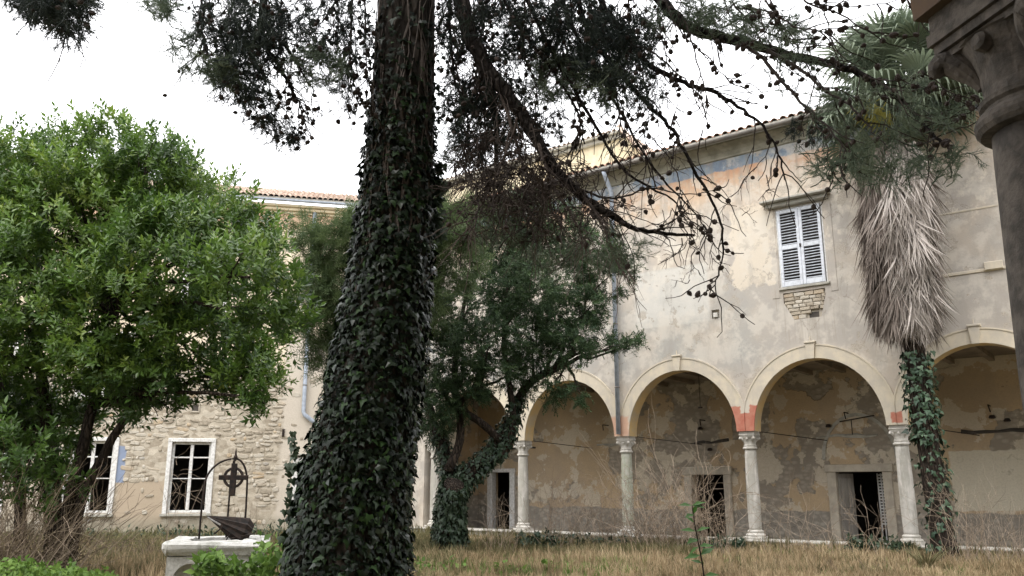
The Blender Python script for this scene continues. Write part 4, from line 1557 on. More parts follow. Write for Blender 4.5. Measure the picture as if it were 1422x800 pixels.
# bare woody ivy stems netted over the upper bark, and a green sprig standing off the right side
m_ = MB()
for k in range(26):
    a0 = rng.uniform(math.pi, 2 * math.pi)
    zs = np.linspace(rng.uniform(3.2, 4.6), rng.uniform(5.6, 7.4), 18)
    pp = []
    for i, z in enumerate(zs):
        c, r = trunk_at(z)
        f = i / 17
        c = np.array([np.interp(z, pq[:, 2], pq[:, 0]), np.interp(z, pq[:, 2], pq[:, 1]), z])
        r = np.interp(z, pq[:, 2], pr)
        a = a0 + .25 * math.sin(z * 2 + k) + .05 * rng.normal()
        pp.append(c + np.array([math.cos(a), math.sin(a), 0]) * (r + .008))
    m_.tube(pp, np.linspace(.010, .005, 18), 4)
m_.build('stem', simple('ivy_stem_bark', (.20, .17, .15), (.12, .10, .085), 20, .9), ivs, world=True)
S = Soup()
n = 150
c = np.array([P(609 + 5 * rng.normal(), y, YP) for y in rng.uniform(225, 330, n)])
S.add(*IVY, c, basis(norm(np.array([.3, -.3, -.8]) + rng.normal(0, .5, (n, 3))), norm(np.array([.3, -.9, .3]) + rng.normal(0, .3, (n, 3)))), .085 * (.6 + .6 * rng.random(n)), .8 + .2 * rng.random(n))
n = 60
c = np.array([P(415 - 6 * abs(rng.normal()) - (y - 600) * .12, y, YP - .1) for y in rng.uniform(600, 760, n)])
S.add(*IVY, c, basis(norm(np.array([0, 0, -1]) + rng.normal(0, .4, (n, 3))), norm(np.array([0, -.9, .3]) + rng.normal(0, .3, (n, 3)))), .07 * (.6 + .6 * rng.random(n)), .8 + .2 * rng.random(n))
S.build('loose_sprig_leaves', M['ivy2'], ivs, world=True, kind='stuff')

# traced boughs: photo pixels, forward distance at both ends, radius at both ends (m)
BR = [
    ([(575, -330), (600, -180), (628, -60), (645, 20), (665, 75), (692, 115), (722, 155), (748, 200), (775, 240), (812, 275), (860, 305)], 8.0, 7.0, .105, .032, 'thick'),
    ([(860, 305), (885, 318), (925, 325), (965, 327)], 7.0, 6.9, .028, .012, 'bare'),
    ([(665, 75), (680, 130), (690, 180), (688, 240)], 7.9, 8.3, .055, .02, 'd'),
    ([(598, -260), (720, -180), (840, -80), (905, -15), (940, 25), (975, 46), (1020, 55), (1065, 68), (1110, 80), (1160, 90), (1205, 108), (1240, 130), (1275, 165), (1300, 190), (1318, 205)], 8.0, 5.6, .075, .008, 'cones'),
    ([(1030, 60), (1062, 85), (1092, 120), (1125, 152), (1155, 182), (1175, 210), (1195, 225)], 6.4, 5.9, .018, .004, 'cones'),
    ([(1065, 70), (1110, 95), (1150, 130), (1185, 150), (1210, 180), (1232, 205)], 6.3, 5.7, .016, .004, 'cones'),
    ([(1205, 108), (1235, 112), (1265, 108), (1292, 98)], 5.8, 5.6, .007, .003, 'cones'),
    ([(1215, 112), (1252, 128), (1300, 120), (1342, 140)], 5.8, 5.4, .007, .003, 'cones'),
    ([(1150, 175), (1150, 215), (1152, 252)], 6.0, 6.0, .006, .003, 'cones'),
    ([(640, -150), (790, -120), (820, -40), (845, 20), (875, 60), (905, 92), (940, 110), (972, 122), (1000, 132), (1035, 155), (1062, 180), (1082, 212), (1090, 250)], 7.8, 6.6, .04, .006, 'bare'),
    ([(875, 60), (910, 75), (950, 110), (975, 130)], 7.3, 7.0, .01, .006, 'bare'),
    ([(950, 28), (962, 60), (975, 110), (981, 140), (975, 190)], 6.9, 6.9, .009, .003, 'bare'),
    ([(925, 5), (945, 45), (985, 80), (1010, 110), (1035, 122)], 7.0, 6.7, .009, .003, 'cones'),
    ([(700, -120), (790, -20), (815, 40), (850, 90), (890, 135), (925, 170), (948, 205), (975, 255), (998, 300), (1004, 340), (998, 380), (985, 410)], 7.9, 6.9, .032, .004, 'bare'),
    ([(760, -60), (805, 60), (845, 125), (870, 170), (905, 230), (960, 290), (985, 330)], 7.7, 7.0, .022, .004, 'bare'),
    ([(905, 190), (940, 240), (945, 280), (960, 310)], 7.1, 7.0, .006, .003, 'bare'),
    ([(700, -90), (740, 20), (795, 120), (830, 180), (870, 240), (930, 275), (950, 300)], 7.8, 7.1, .028, .005, 'bare'),
    ([(700, -80), (700, 0), (760, 90), (800, 150), (812, 200)], 7.7, 7.4, .026, .006, 'd'),
    ([(800, 262), (850, 275), (905, 262), (950, 270), (1000, 265)], 7.1, 6.9, .012, .003, 'bare'),
    ([(1040, -30), (1085, 25), (1120, 42), (1155, 40), (1200, 35)], 6.3, 5.8, .010, .003, 'cones'),
    ([(1090, -30), (1125, 5), (1165, 18), (1205, 42), (1245, 53)], 6.2, 5.7, .010, .004, 'cones'),
    ([(1120, 5), (1180, 10), (1240, 2), (1262, -5)], 6.0, 5.8, .006, .003, 'cones'),
    ([(1060, -40), (1075, 20), (1082, 50)], 6.4, 6.3, .01, .004, 'cones'),
    ([(1020, 10), (1075, 20), (1100, 60), (1130, 68)], 6.5, 6.1, .009, .003, 'cones'),
    ([(555, -320), (470, -200), (395, -90), (368, -10), (364, 40), (372, 70), (388, 92), (402, 118), (412, 140), (422, 165)], 8.2, 7.3, .06, .004, 'd'),
    ([(366, 25), (385, 50), (408, 80), (422, 105), (440, 130)], 7.6, 7.3, .022, .004, 'd'),
    ([(470, -200), (340, -120), (285, -40), (282, 20), (282, 82)], 8.0, 7.2, .03, .006, 'd'),
    ([(500, -200), (492, -60), (488, 40), (487, 95), (505, 150)], 7.9, 7.6, .02, .004, 'd'),
    ([(480, -150), (505, 0), (508, 60), (512, 120)], 7.8, 7.6, .014, .004, 'cones'),
    ([(430, -150), (458, -30), (448, 30), (470, 0), (455, 55)], 7.9, 7.7, .008, .003, 'bare'),
    ([(600, -200), (622, -60), (625, 40), (632, 110), (650, 170), (640, 230)], 8.0, 7.8, .024, .005, 'd'),
    ([(640, 20), (642, 60), (635, 100), (655, 150), (672, 200)], 7.9, 7.7, .012, .004, 'cones'),
    ([(690, 110), (715, 190), (735, 260), (752, 330)], 7.5, 7.3, .022, .005, 'dead'),
    ([(722, 155), (700, 220), (670, 280), (650, 320)], 7.4, 7.2, .018, .004, 'dead'),
    ([(748, 200), (770, 260), (800, 310), (815, 350)], 7.2, 7.0, .018, .004, 'dead'),
    ([(812, 275), (835, 310), (850, 350), (868, 385)], 7.0, 6.8, .016, .004, 'dead'),
    ([(470, -220), (150, -160), (60, -60), (80, 10), (95, 50)], 8.0, 6.6, .05, .008, 'd'),
    ([(760, -100), (770, 0), (790, 80), (806, 160), (800, 212)], 7.8, 7.4, .016, .004, 'd'),
    ([(830, -80), (835, 20), (850, 100), (862, 165), (872, 205)], 7.6, 7.3, .014, .004, 'd'),
    ([(880, -60), (872, 20), (890, 90), (902, 150), (893, 195)], 7.4, 7.2, .012, .003, 'd'),
    ([(720, -80), (730, 0), (722, 60), (745, 120), (740, 180)], 7.8, 7.6, .014, .004, 'd'),
    ([(920, -60), (915, 20), (925, 80), (940, 130), (936, 175)], 7.2, 7.0, .009, .003, 'cones'),
    ([(650, -60), (672, 20), (660, 90), (676, 160), (668, 230)], 7.9, 7.7, .012, .003, 'd'),
    ([(900, -60), (1000, -40), (1015, 0), (1060, 45), (1110, 60)], 7.0, 6.6, .014, .003, 'bare'),
]
cones_p, cones_d = [], []
mains, twigs = {}, {}
for (pts_, ya, yb_, r0, r1, kind) in BR:
    n = len(pts_)
    q = spline([P(x, y, ya + (yb_ - ya) * (i / (n - 1))) for i, (x, y) in enumerate(pts_)], max(14, n * 4))
    m = len(q)
    q[1:-1] += rng.normal(0, .006, (m - 2, 3))
    rad = np.linspace(r0, r1, m)
    MB().tube(q, rad, 8 if r0 > .03 else 5, jit=.06).build('branch', M['deadtwig'] if kind == 'dead' else (M['bough'] if r0 > .02 else M['twigbark']), pine, smooth=r0 > .03, world=True)
    mb = MB()
    L_ = np.linalg.norm(np.diff(q, axis=0), axis=1).sum()
    nt = {'thick': 9, 'bare': 6, 'cones': 6.5, 'd': 12, 'dead': 26}[kind] * L_
    vis = [i for i in range(m) if -80 < 711 + (q[i][0] / (q[i][1] * CP + (q[i][2] - EYE) * SP)) * F_PX < 1500 and q[i][2] < ztop + 1.6]
    if not vis:
        continue
    for _ in range(int(nt * len(vis) / m)):
        i = vis[int(rng.integers(0, len(vis)))]
        i = min(i, m - 2)
        ax = norm(q[i + 1] - q[i])
        side = norm(np.cross(ax, rng.normal(size=3)))
        d = norm(ax * .8 + side * .8 + np.array([0, 0, -.3 if kind != 'cones' else -.05]))
        ln = rng.uniform(.15, .6) * (1.3 if kind in ('dead', 'thick') else 1)
        k = 7
        pp = [q[i]]
        for s in range(k):
            d = norm(d + rng.normal(0, .18, 3) + np.array([0, 0, -.10 if kind in ('dead', 'd', 'thick') else (-.10 if s < 4 else .12)]))
            pp.append(pp[-1] + d * ln / k)
        rr = .0070 if kind != 'dead' else .0045
        mb.tube(pp, np.linspace(rr, rr * .5, k + 1), 3, False)
        if rng.random() < .5:
            d2 = norm(d + rng.normal(0, .6, 3))
            p2 = [pp[3], pp[3] + d2 * ln * .2, pp[3] + d2 * ln * .38 + np.array([0, 0, -.03])]
            mb.tube(p2, [rr * .6, rr * .5, rr * .3], 3, False)
        if kind != 'dead' and rng.random() < {'cones': .75, 'bare': .35, 'd': .5, 'thick': .6}[kind]:
            for s in rng.choice(k, rng.integers(1, 3), replace=False) + 1:
                cones_p.append(pp[s])
                cones_d.append(norm(rng.normal(0, .6, 3) + np.array([0, 0, -.5])))
    if kind in ('cones', 'd', 'bare'):
        for _ in range(int({'cones': 9, 'd': 5, 'bare': 2.5}[kind] * L_ * len(vis) / m)):
            i = vis[int(rng.integers(0, len(vis)))]
            cones_p.append(q[i] + rng.normal(0, .012, 3))
            cones_d.append(norm(rng.normal(0, .6, 3) + np.array([0, 0, -.4])))
    mb.build('twigs', M['deadtwig'] if kind == 'dead' else M['twigbark'], pine, world=True, kind='stuff')

# needle foliage: ellipses of the photo (px, py, rx, ry, twigs, distance, spread in depth, tone, length)
TW = [T_pinetwig(80, .20, .0085, .4) for _ in range(4)]
TL = [T_pinetwig(95, .22, .0075, .3, subs=4) for _ in range(4)]
TD = [T_pinetwig(26, .12, .005, .7, subs=5) for _ in range(4)]
ZN = [(85, 0, 45, 28, 70, 6.8, .5, 'd', .30), (72, -5, 50, 22, 60, 6.8, .5, 'd', .32), (95, 38, 20, 16, 26, 6.6, .3, 'd', .25), (45, -5, 40, 14, 24, 6.8, .4, 'd', .3),
      (222, 8, 28, 18, 30, 7.4, .4, 'l', .26), (252, 62, 14, 24, 16, 7.2, .3, 'l', .22), (262, 95, 14, 10, 8, 7.2, .3, 'l', .2),
      (300, 30, 30, 45, 48, 7.4, .5, 'd', .28), (308, 100, 24, 18, 46, 7.3, .3, 'l', .26), (335, 95, 34, 45, 90, 7.4, .5, 'd', .28), (350, 30, 45, 40, 90, 7.6, .6, 'd', .3), (398, 40, 40, 45, 60, 7.6, .6, 'd', .28),
      (365, 145, 30, 26, 46, 7.4, .4, 'd', .25), (398, 188, 18, 14, 26, 7.3, .2, 'd', .2), (378, 175, 14, 10, 12, 7.3, .2, 'd', .2), (440, 95, 32, 26, 56, 7.5, .4, 'l', .24), (450, 30, 40, 35, 40, 7.7, .5, 'd', .26), (485, 125, 18, 26, 26, 7.6, .4, 'd', .22),
      (470, 70, 30, 30, 26, 7.6, .4, 'd', .24), (495, 40, 22, 45, 40, 7.8, .4, 'd', .26), (445, 160, 22, 10, 8, 7.5, .3, 'd', .16), (415, 190, 10, 8, 5, 7.3, .2, 'd', .15),
      (625, 40, 20, 50, 46, 8.0, .5, 'd', .28), (632, 150, 16, 50, 34, 7.9, .4, 'd', .26), (625, 215, 14, 20, 16, 7.9, .4, 'l', .2), (665, 160, 30, 60, 80, 8.1, .5, 'd', .3), (690, 40, 40, 50, 90, 8.0, .6, 'd', .3), (700, 150, 35, 50, 60, 8.1, .6, 'd', .3),
      (745, 40, 35, 45, 60, 7.9, .6, 'd', .28), (775, 110, 34, 32, 100, 7.9, .5, 'l', .26), (800, 40, 40, 50, 90, 7.8, .6, 'd', .3), (840, 70, 35, 55, 110, 7.7, .6, 'd', .3), (760, 170, 30, 20, 30, 8.0, .4, 'd', .22),
      (850, 120, 30, 30, 40, 7.5, .4, 'l', .26), (885, 60, 30, 45, 56, 7.5, .5, 'd', .28), (905, 130, 26, 24, 22, 7.3, .4, 'd', .24), (950, 20, 50, 22, 36, 7.2, .5, 'l', .24), (1010, 30, 45, 26, 44, 7.0, .5, 'l', .24),
      (1065, 40, 40, 30, 44, 6.8, .5, 'l', .24), (1100, 100, 40, 30, 30, 6.6, .5, 'l', .22), (1150, 60, 45, 40, 40, 6.4, .6, 'l', .24), (1170, 230, 45, 28, 60, 6.2, .6, 'l', .24), (1230, 225, 50, 30, 90, 6.0, .6, 'l', .24),
      (1160, 150, 40, 40, 40, 6.3, .6, 'l', .22), (1230, 160, 50, 40, 46, 6.0, .6, 'l', .22), (1290, 150, 36, 50, 60, 5.8, .5, 'l', .22), (1310, 225, 30, 25, 26, 5.7, .4, 'l', .2), (1120, 180, 22, 20, 12, 6.5, .4, 'd', .2),
      (690, 215, 60, 28, 110, 7.5, .5, 'x', .34), (710, 265, 52, 32, 150, 7.4, .5, 'x', .36), (665, 260, 40, 32, 70, 7.4, .5, 'x', .34), (740, 300, 45, 36, 80, 7.2, .5, 'x', .34), (780, 250, 48, 26, 80, 7.2, .4, 'x', .32), (810, 290, 45, 30, 50, 7.1, .4, 'x', .3),
      (850, 300, 45, 24, 34, 7.0, .4, 'x', .28), (645, 310, 24, 26, 20, 7.3, .3, 'x', .3), (960, 350, 40, 50, 16, 6.9, .3, 'x', .26), (900, 215, 50, 30, 22, 7.1, .4, 'x', .28), (1040, 280, 40, 30, 8, 6.7, .3, 'x', .26), (930, 290, 40, 20, 14, 7.0, .3, 'x', .26),
      (870, 345, 24, 20, 16, 7.0, .3, 'l', .2), (850, 360, 20, 24, 12, 7.0, .3, 'l', .2), (700, 320, 50, 20, 30, 7.6, .3, 'l', .26), (760, 350, 50, 26, 34, 7.6, .3, 'l', .24)]
S_d, S_l, S_x = Soup(), Soup(), Soup()
tot = 0
for (x, y, rx, ry, n, yd, sp, tone, ln) in ZN:
    n = int(n * (1.7 if tone == 'd' and x > 600 else (.55 if tone == 'x' else (.55 if x > 1090 else 1.3))))
    tot += n
    a = rng.random(n) * 6.28
    r = np.sqrt(rng.random(n)) ** .8
    cx_, cy_ = x + rx * r * np.cos(a), y + ry * r * np.sin(a)
    yy_ = yd + rng.normal(0, sp * .6, n)
    pp = np.array([P(cx_[i], cy_[i], yy_[i]) for i in range(n)])
    outw = np.stack([np.cos(a) * r * .5, rng.normal(0, .4, n), np.full(n, -.55 if tone != 'l' else -.1)], 1)
    d = norm(outw + rng.normal(0, .45, (n, 3)))
    s = ln * (.7 + .6 * rng.random(n))
    pp = pp - d * (s * .5)[:, None]
    tgt, tmp = {'d': (S_d, TW), 'l': (S_l, TL), 'x': (S_x, TD)}[tone]
    for k in range(4):
        m = np.arange(n) % 4 == k
        tgt.add(*tmp[k], pp[m], basis(d[m]), s[m])
    if tone == 'd':
        for i in range(n):
            if rng.random() < .42:
                cones_p.append(pp[i] + d[i] * s[i] * rng.random())
                cones_d.append(norm(rng.normal(0, .6, 3) + np.array([0, 0, -.5])))
    if tone == 'x':
        for i in range(n):
            if rng.random() < .16:
                cones_p.append(pp[i] + d[i] * s[i] * rng.random())
                cones_d.append(norm(rng.normal(0, .6, 3) + np.array([0, 0, -.5])))
n = 1500  # crown above the view, added to shade the trunk
a_, r_ = rng.random(n) * 6.28, 5.0 * rng.random(n) ** .6
pp = np.stack([.2 + r_ * np.cos(a_), 8 + r_ * np.sin(a_), 9.8 + 3.2 * rng.random(n) - .05 * r_ ** 2], 1)
fwd_, up_ = pp[:, 1] * CP + (pp[:, 2] - EYE) * SP, (pp[:, 2] - EYE) * CP - pp[:, 1] * SP
pp = pp[(up_ / fwd_ * F_PX > 520) | (fwd_ < .5)]
for k in range(4):
    m = np.arange(len(pp)) % 4 == k
    S_d.add(*TW[k], pp[m], basis(norm(rng.normal(0, .5, (m.sum(), 3)) + (0, 0, -.3))), .75 + .3 * rng.random(m.sum()))
for i in range(16):  # unseen limbs carrying the added crown
    a = i * 2.4
    z_ = 9.0 + .25 * i
    c_ = np.array([np.interp(z_, pq[:, 2], pq[:, 0]), np.interp(z_, pq[:, 2], pq[:, 1]), z_])
    e_ = c_ + np.array([math.cos(a) * 4, math.sin(a) * 4, 1.2])
    mb = MB()
    limb_to(mb, c_, e_, .07, .015, 8, .08)
    mb.build('branch', M['bough'], pine, world=True)
S_d.build('dark_needles', M['pine_d'], pine, world=True, kind='stuff')
S_l.build('pale_needles', M['pine_l'], pine, world=True, kind='stuff')
deadm = leafmat('dead_needles', [(.045, .037, .032), (.075, .060, .052), (.11, .088, .076)], .8, .15, .15)
S_x.build('dead_twig_mass', deadm, pine, world=True, kind='stuff')
print('pine twigs', tot, 'cones', len(cones_p))
cp, cd = np.array(cones_p), np.array(cones_d)
vx_ = 711 + F_PX * cp[:, 0] / (cp[:, 1] * CP + (cp[:, 2] - EYE) * SP)
vy_ = 400 - F_PX * ((cp[:, 2] - EYE) * CP - cp[:, 1] * SP) / (cp[:, 1] * CP + (cp[:, 2] - EYE) * SP)
ok_ = ~((vx_ < 180) & (vy_ > 45))         # the twig at the far left carries cones only near its stem
cp, cd = cp[ok_], cd[ok_]
cs = .050 * (.75 + .5 * rng.random(len(cp)))
scr = cs * F_PX / (cp[:, 1] * CP + (cp[:, 2] - EYE) * SP)
vy = 400 - F_PX * ((cp[:, 2] - EYE) * CP - cp[:, 1] * SP) / (cp[:, 1] * CP + (cp[:, 2] - EYE) * SP)
scr[(vy < 0)] = 0
order = np.argsort(-scr)
R = basis(cd)
for i in order[:295]:
    inst('pine_cone', cone_me, pine, cp[i], R[i], (cs[i] * .95, cs[i] * 1.1, cs[i] * .95))
rest = order[295:]
S = Soup()
S.add(*CONE, cp[rest], R[rest], cs[rest])
S.build('small_cones', M['cone'], pine, world=True, kind='stuff')

# ------------------------------------------------------------------ fan palm
YF = 19.6
fb = G_at(1308, YF)
palm = thing('fan_palm', 'fan palm with shaggy skirt of dead fronds before the right arches', 'palm', tuple(fb))
ptop = P(1246, 190, YF)
ax_ = np.array([ptop[0] - fb[0], ptop[1] - fb[1]])
tp = [np.array([fb[0], fb[1], -.1]) * 1.0, np.array([fb[0] - .02, fb[1], 1.5]), P(1283, 580, YF), P(1272, 500, YF), P(1262, 380, YF), P(1254, 280, YF), ptop]
fq = spline(tp, 30)
MB().tube(fq, np.interp(np.linspace(0, 1, 30), [0, .1, .5, 1], [.30, .25, .22, .22]), 14, jit=.08).build('trunk', M['darkbark'], palm, smooth=True, world=True)


def fan_mesh(name, mat, nseg=22, span=4.6, droop=.25, petiole=.9, lit=1.0, w=.030):
    mb = MB()
    mb.tube([(0, 0, 0), (0, petiole * .5, .03), (0, petiole, 0)], [.022, .015, .012], 4)
    c = np.array([0, petiole, 0])
    for i in range(nseg):
        a = -span / 2 + span * i / (nseg - 1)
        le = .62 * (1 - .18 * abs(a) / (span / 2)) * (.9 + .2 * rng.random())
        d = np.array([math.sin(a), math.cos(a), 0])
        s = np.array([math.cos(a), -math.sin(a), 0])
        m1 = c + d * le * .5 + np.array([0, 0, .03])
        t1 = c + d * le * .85 + np.array([0, 0, -droop * .3 * rng.random()])
        t2 = c + d * le * (1.0) + np.array([0, 0, -droop * (.5 + rng.random())])
        k = .0
        mb.add([c, m1 - s * w + (0, 0, .012), m1 - (0, 0, .012), m1 + s * w + (0, 0, .012), t1 - s * w * .5, t1 + s * w * .5, t2],
               [(0, 2, 1), (0, 3, 2), (1, 2, 4), (2, 3, 5), (2, 5, 4), (4, 5, 6)])
    return mb.mesh(name, mat)


fans = [fan_mesh('frond', M['palm'], droop=dr) for dr in (.12, .25, .45)]
yel = fan_mesh('frond', M['palmyellow'], droop=.3)
cen = P(1238, 128, YF)
for i in range(95):
    a = rng.random() * 6.28
    el = rng.uniform(-.65, 1.4)
    d = np.array([math.cos(a) * math.cos(el), math.sin(a) * math.cos(el), math.sin(el)])
    n_ = norm(np.cross(np.cross(d, (0, 0, 1.0)), d) + rng.normal(0, .25, 3) + np.array([0, -.35, 0]))
    inst('frond', fans[i % 3], palm, cen + np.array([0, 0, rng.uniform(-.5, .15)]) + d * .12, basis(d[None], n_[None])[0], rng.uniform(1.1, 1.6))
for (px, py) in ((1128, 195), (1190, 215)):
    tgt = P(px, py, YF - .5)
    d = norm(tgt - cen)
    o = inst('frond', yel, palm, cen, basis(d[None], np.array([[0, -1, .2]]))[0], .92)
    o['label'] = 'yellowing fan frond'

# dead skirt: folded grey-brown fronds hanging against the trunk


def dead_mesh():
    mb = MB()
    ns = 15
    for i in range(ns):
        a = (i - ns / 2) * .05 + rng.normal(0, .04)
        le = .55 + .45 * rng.random()
        b = np.array([rng.normal(0, .03), 0, 0])
        d = np.array([math.sin(a), math.cos(a), rng.normal(0, .08)])
        s = norm(np.array([math.cos(a) + rng.normal(0, .3), -math.sin(a), rng.normal(0, .5)])) * .0135
        m1, t = b + d * le * .5 + np.array([0, 0, .03 * rng.random()]), b + d * le + np.array([rng.normal(0, .05), 0, -.05 * rng.random()])
        mb.add([b - s * .5, b + s * .5, m1 + s, m1 - s, t], [(0, 1, 2, 3), (3, 2, 4)])
    return mb


dms = [dead_mesh() for _ in range(6)]
dme = [m.mesh('dead_frond', M['palmdead']) for m in dms]
skirt = [(215, 1.00), (250, 1.06), (300, 1.06), (340, 1.00), (380, .90), (420, .82), (450, .74), (472, .62)]
cands = []
for i in range(1500):
    py = 205 + 225 * rng.random() ** .9
    c_ax = fq[int(np.argmin(np.abs(fq[:, 2] - P(1250, py, YF)[2])))]
    rad = .94 * np.interp(py, [s[0] for s in skirt], [s[1] for s in skirt])
    a = rng.random() * 6.28
    rr = rad * (.55 + .42 * rng.random()) * (.9 + .1 * math.sin(a * 3))
    nn = np.array([math.cos(a), math.sin(a), 0])
    top = np.array([c_ax[0] - .14, c_ax[1], P(1250, py, YF)[2]]) + nn * rr * .82
    d = norm(nn * .13 + np.array([0, 0, -1.0]) + rng.normal(0, .15, 3))
    cands.append((top, d, nn, .85 + .45 * rng.random()))
fr = sorted(range(len(cands)), key=lambda i: np.dot(cands[i][2], (0, -1, 0)) * -1 - np.linalg.norm(cands[i][0][:2] - fq[15][:2]) * .6)
S = Soup()
for j, i in enumerate(fr):
    top, d, nn, s = cands[i]
    R_ = basis(d[None], (nn + rng.normal(0, .3, 3))[None])[0]
    if j < 290:
        inst('dead_frond', dme[i % 6], palm, top, R_, s)
    else:
        tv, tf = dms[i % 6].tris()
        S.add(tv, tf, top[None], R_[None], s)
S.build('skirt_inside', M['palmdead_s'], palm, world=True, kind='stuff')
lowq = fq[fq[:, 2] < P(1270, 470, YF)[2]]
clad('grey-green ivy climbing the lower trunk of the fan palm', fb, [(lowq, np.full(len(lowq), .25))], 190, .13, M['ivy2'], ivy_me2, 250, (0, .16), name='palm_ivy',
     thin=lambda p, nn: np.where(p[:, 2] > 2.6, 1.0, .35))

# ------------------------------------------------------------------ stone wellhead with its iron frame
wc = G_at(304, 10.9)
wc[0] = P(304, 760, 10.9)[0]
ztw = P(304, 748, 10.9)[2]
well = thing('stone_wellhead', 'white stone wellhead with arched sides in the weeds at lower left', 'wellhead', (wc[0], wc[1], 0), math.radians(14))
Rw = .60


def rounded_sq(h, r, n=6):
    out = []
    for (sx, sy, a0) in ((1, 1, 0), (-1, 1, 90), (-1, -1, 180), (1, -1, 270)):
        for i in range(n):
            a = math.radians(a0 + 90 * i / (n - 1))
            out.append((sx * (h - r) + r * math.cos(a), sy * (h - r) + r * math.sin(a)))
    return out


def loft(mb, rings):
    n = len(rings[0][0])
    vs = [(x, y, z) for (ring, z) in rings for (x, y) in ring]
    fs = [(k * n + i, k * n + (i + 1) % n, (k + 1) * n + (i + 1) % n, (k + 1) * n + i) for k in range(len(rings) - 1) for i in range(n)]
    mb.add(vs, fs)


zt = ztw
rim = MB()
prof = [(.535, zt - .17), (.56, zt - .15), (.585, zt - .12), (.60, zt - .08), (.60, zt - .03), (.585, zt - .008), (.56, zt)]
loft(rim, [(rounded_sq(h, .10), z) for (h, z) in prof] + [([(x * .62, y * .62) for (x, y) in rounded_sq(.56, .30)], zt), ([(x * .60, y * .60) for (x, y) in rounded_sq(.56, .30)], zt - .5)])
rim.v = [(x, y, z + rng.normal(0, .008) - (.03 if x > .25 and y < -.3 and z > zt - .05 else 0)) for (x, y, z) in rim.v]
rim.build('rim', M['well'], well)
for k in range(4):
    # each face of the block: two blind arches on slim piers
    m_ = MB()
    Hh = zt - .17
    yf = -.53
    nseg = 12
    for sx in (-1, 1):
        cx = sx * .265
        hw, ri, sp0 = .185, .19, Hh - .27
        ap = [(cx + hw * math.cos(math.pi - math.pi * i / nseg), sp0 + ri * math.sin(math.pi * i / nseg)) for i in range(nseg + 1)]
        xa, xb = (cx - .265, cx + .265)
        m_.add([(xa, yf, 0), (cx - hw, yf, 0), (cx - hw, yf, Hh), (xa, yf, Hh)], [(0, 1, 2, 3)])
        m_.add([(cx + hw, yf, 0), (xb, yf, 0), (xb, yf, Hh), (cx + hw, yf, Hh)], [(0, 1, 2, 3)])
        for i in range(nseg):
            (x0_, z0_), (x1_, z1_) = ap[i], ap[i + 1]
            m_.add([(x0_, yf, z0_), (x1_, yf, z1_), (x1_, yf, Hh), (x0_, yf, Hh)], [(0, 1, 2, 3)])
            m_.add([(x0_, yf, z0_), (x1_, yf, z1_), (x1_, yf + .09, z1_), (x0_, yf + .09, z0_)], [(3, 2, 1, 0)])
            m_.add([(x0_, yf + .09, z0_), (x1_, yf + .09, z1_), (x1_, yf + .09, .0), (x0_, yf + .09, 0)], [(3, 2, 1, 0)])
        for xx in (cx - hw, cx + hw):
            m_.add([(xx, yf, 0), (xx, yf + .09, 0), (xx, yf + .09, sp0), (xx, yf, sp0)], [(0, 1, 2, 3)])
    a = k * math.pi / 2
    m_.v = [(x * math.cos(a) - y * math.sin(a), x * math.sin(a) + y * math.cos(a), z) for (x, y, z) in m_.v]
    m_.build('side_panel', M['well'], well)
fr_ = thing('well_gantry', 'curved black iron hoops with a ringed cross above the wellhead', 'iron frame', (wc[0], wc[1], zt))
apex = np.array([P(327, 637, 10.9)[0] - wc[0], 0, P(327, 637, 10.9)[2] - zt])
rods = []
for (px, py, dy) in ((281, 750, -.12), (303, 748, .30), (337, 742, .06)):
    foot = P(px, py, 10.9)
    foot = np.array([foot[0] - wc[0], dy, 0])
    sh = apex[2] * .66
    off = foot - np.array([apex[0], apex[1], 0])
    pts_ = [foot, foot + (0, 0, sh * .5), foot * 1 + np.array([-off[0] * .04, -off[1] * .04, sh])]
    for i in range(1, 9):
        a = math.pi / 2 * i / 8
        pts_.append(np.array([apex[0], apex[1], sh]) + off * .96 * math.cos(a) + np.array([0, 0, (apex[2] - sh) * math.sin(a)]))
    MB().tube(spline(pts_, 26), .0125, 8).build('hoop', M['iron'], fr_, smooth=True)
MB().tube([apex - (0, 0, .03), apex + (0, 0, .02), apex + (0, 0, .05), apex + (0, 0, .13)], [.012, .026, .014, .003], 8).build('finial', M['iron'], fr_)
crs = thing('hanging_ring_cross', 'rusty iron cross with a ring, hung from the well hoops', 'cross', (wc[0] + apex[0], wc[1] + apex[1] - .02, zt + apex[2] - .02))
m_ = MB().bbox(-.035, .035, -.02, .02, -.44, -.04, .006).bbox(-.185, .185, -.018, .018, -.245, -.185, .006)
m_.build('cross', M['iron'], crs)
th_ = np.linspace(0, 2 * math.pi, 29)
MB().tube([(.115 * math.cos(t), 0, -.215 + .115 * math.sin(t)) for t in th_], .018, 8, False).build('ring', M['iron'], crs)
MB().tube([(0, 0, -.05), (0, 0, .04)], .008, 6).build('hook', M['iron'], crs)
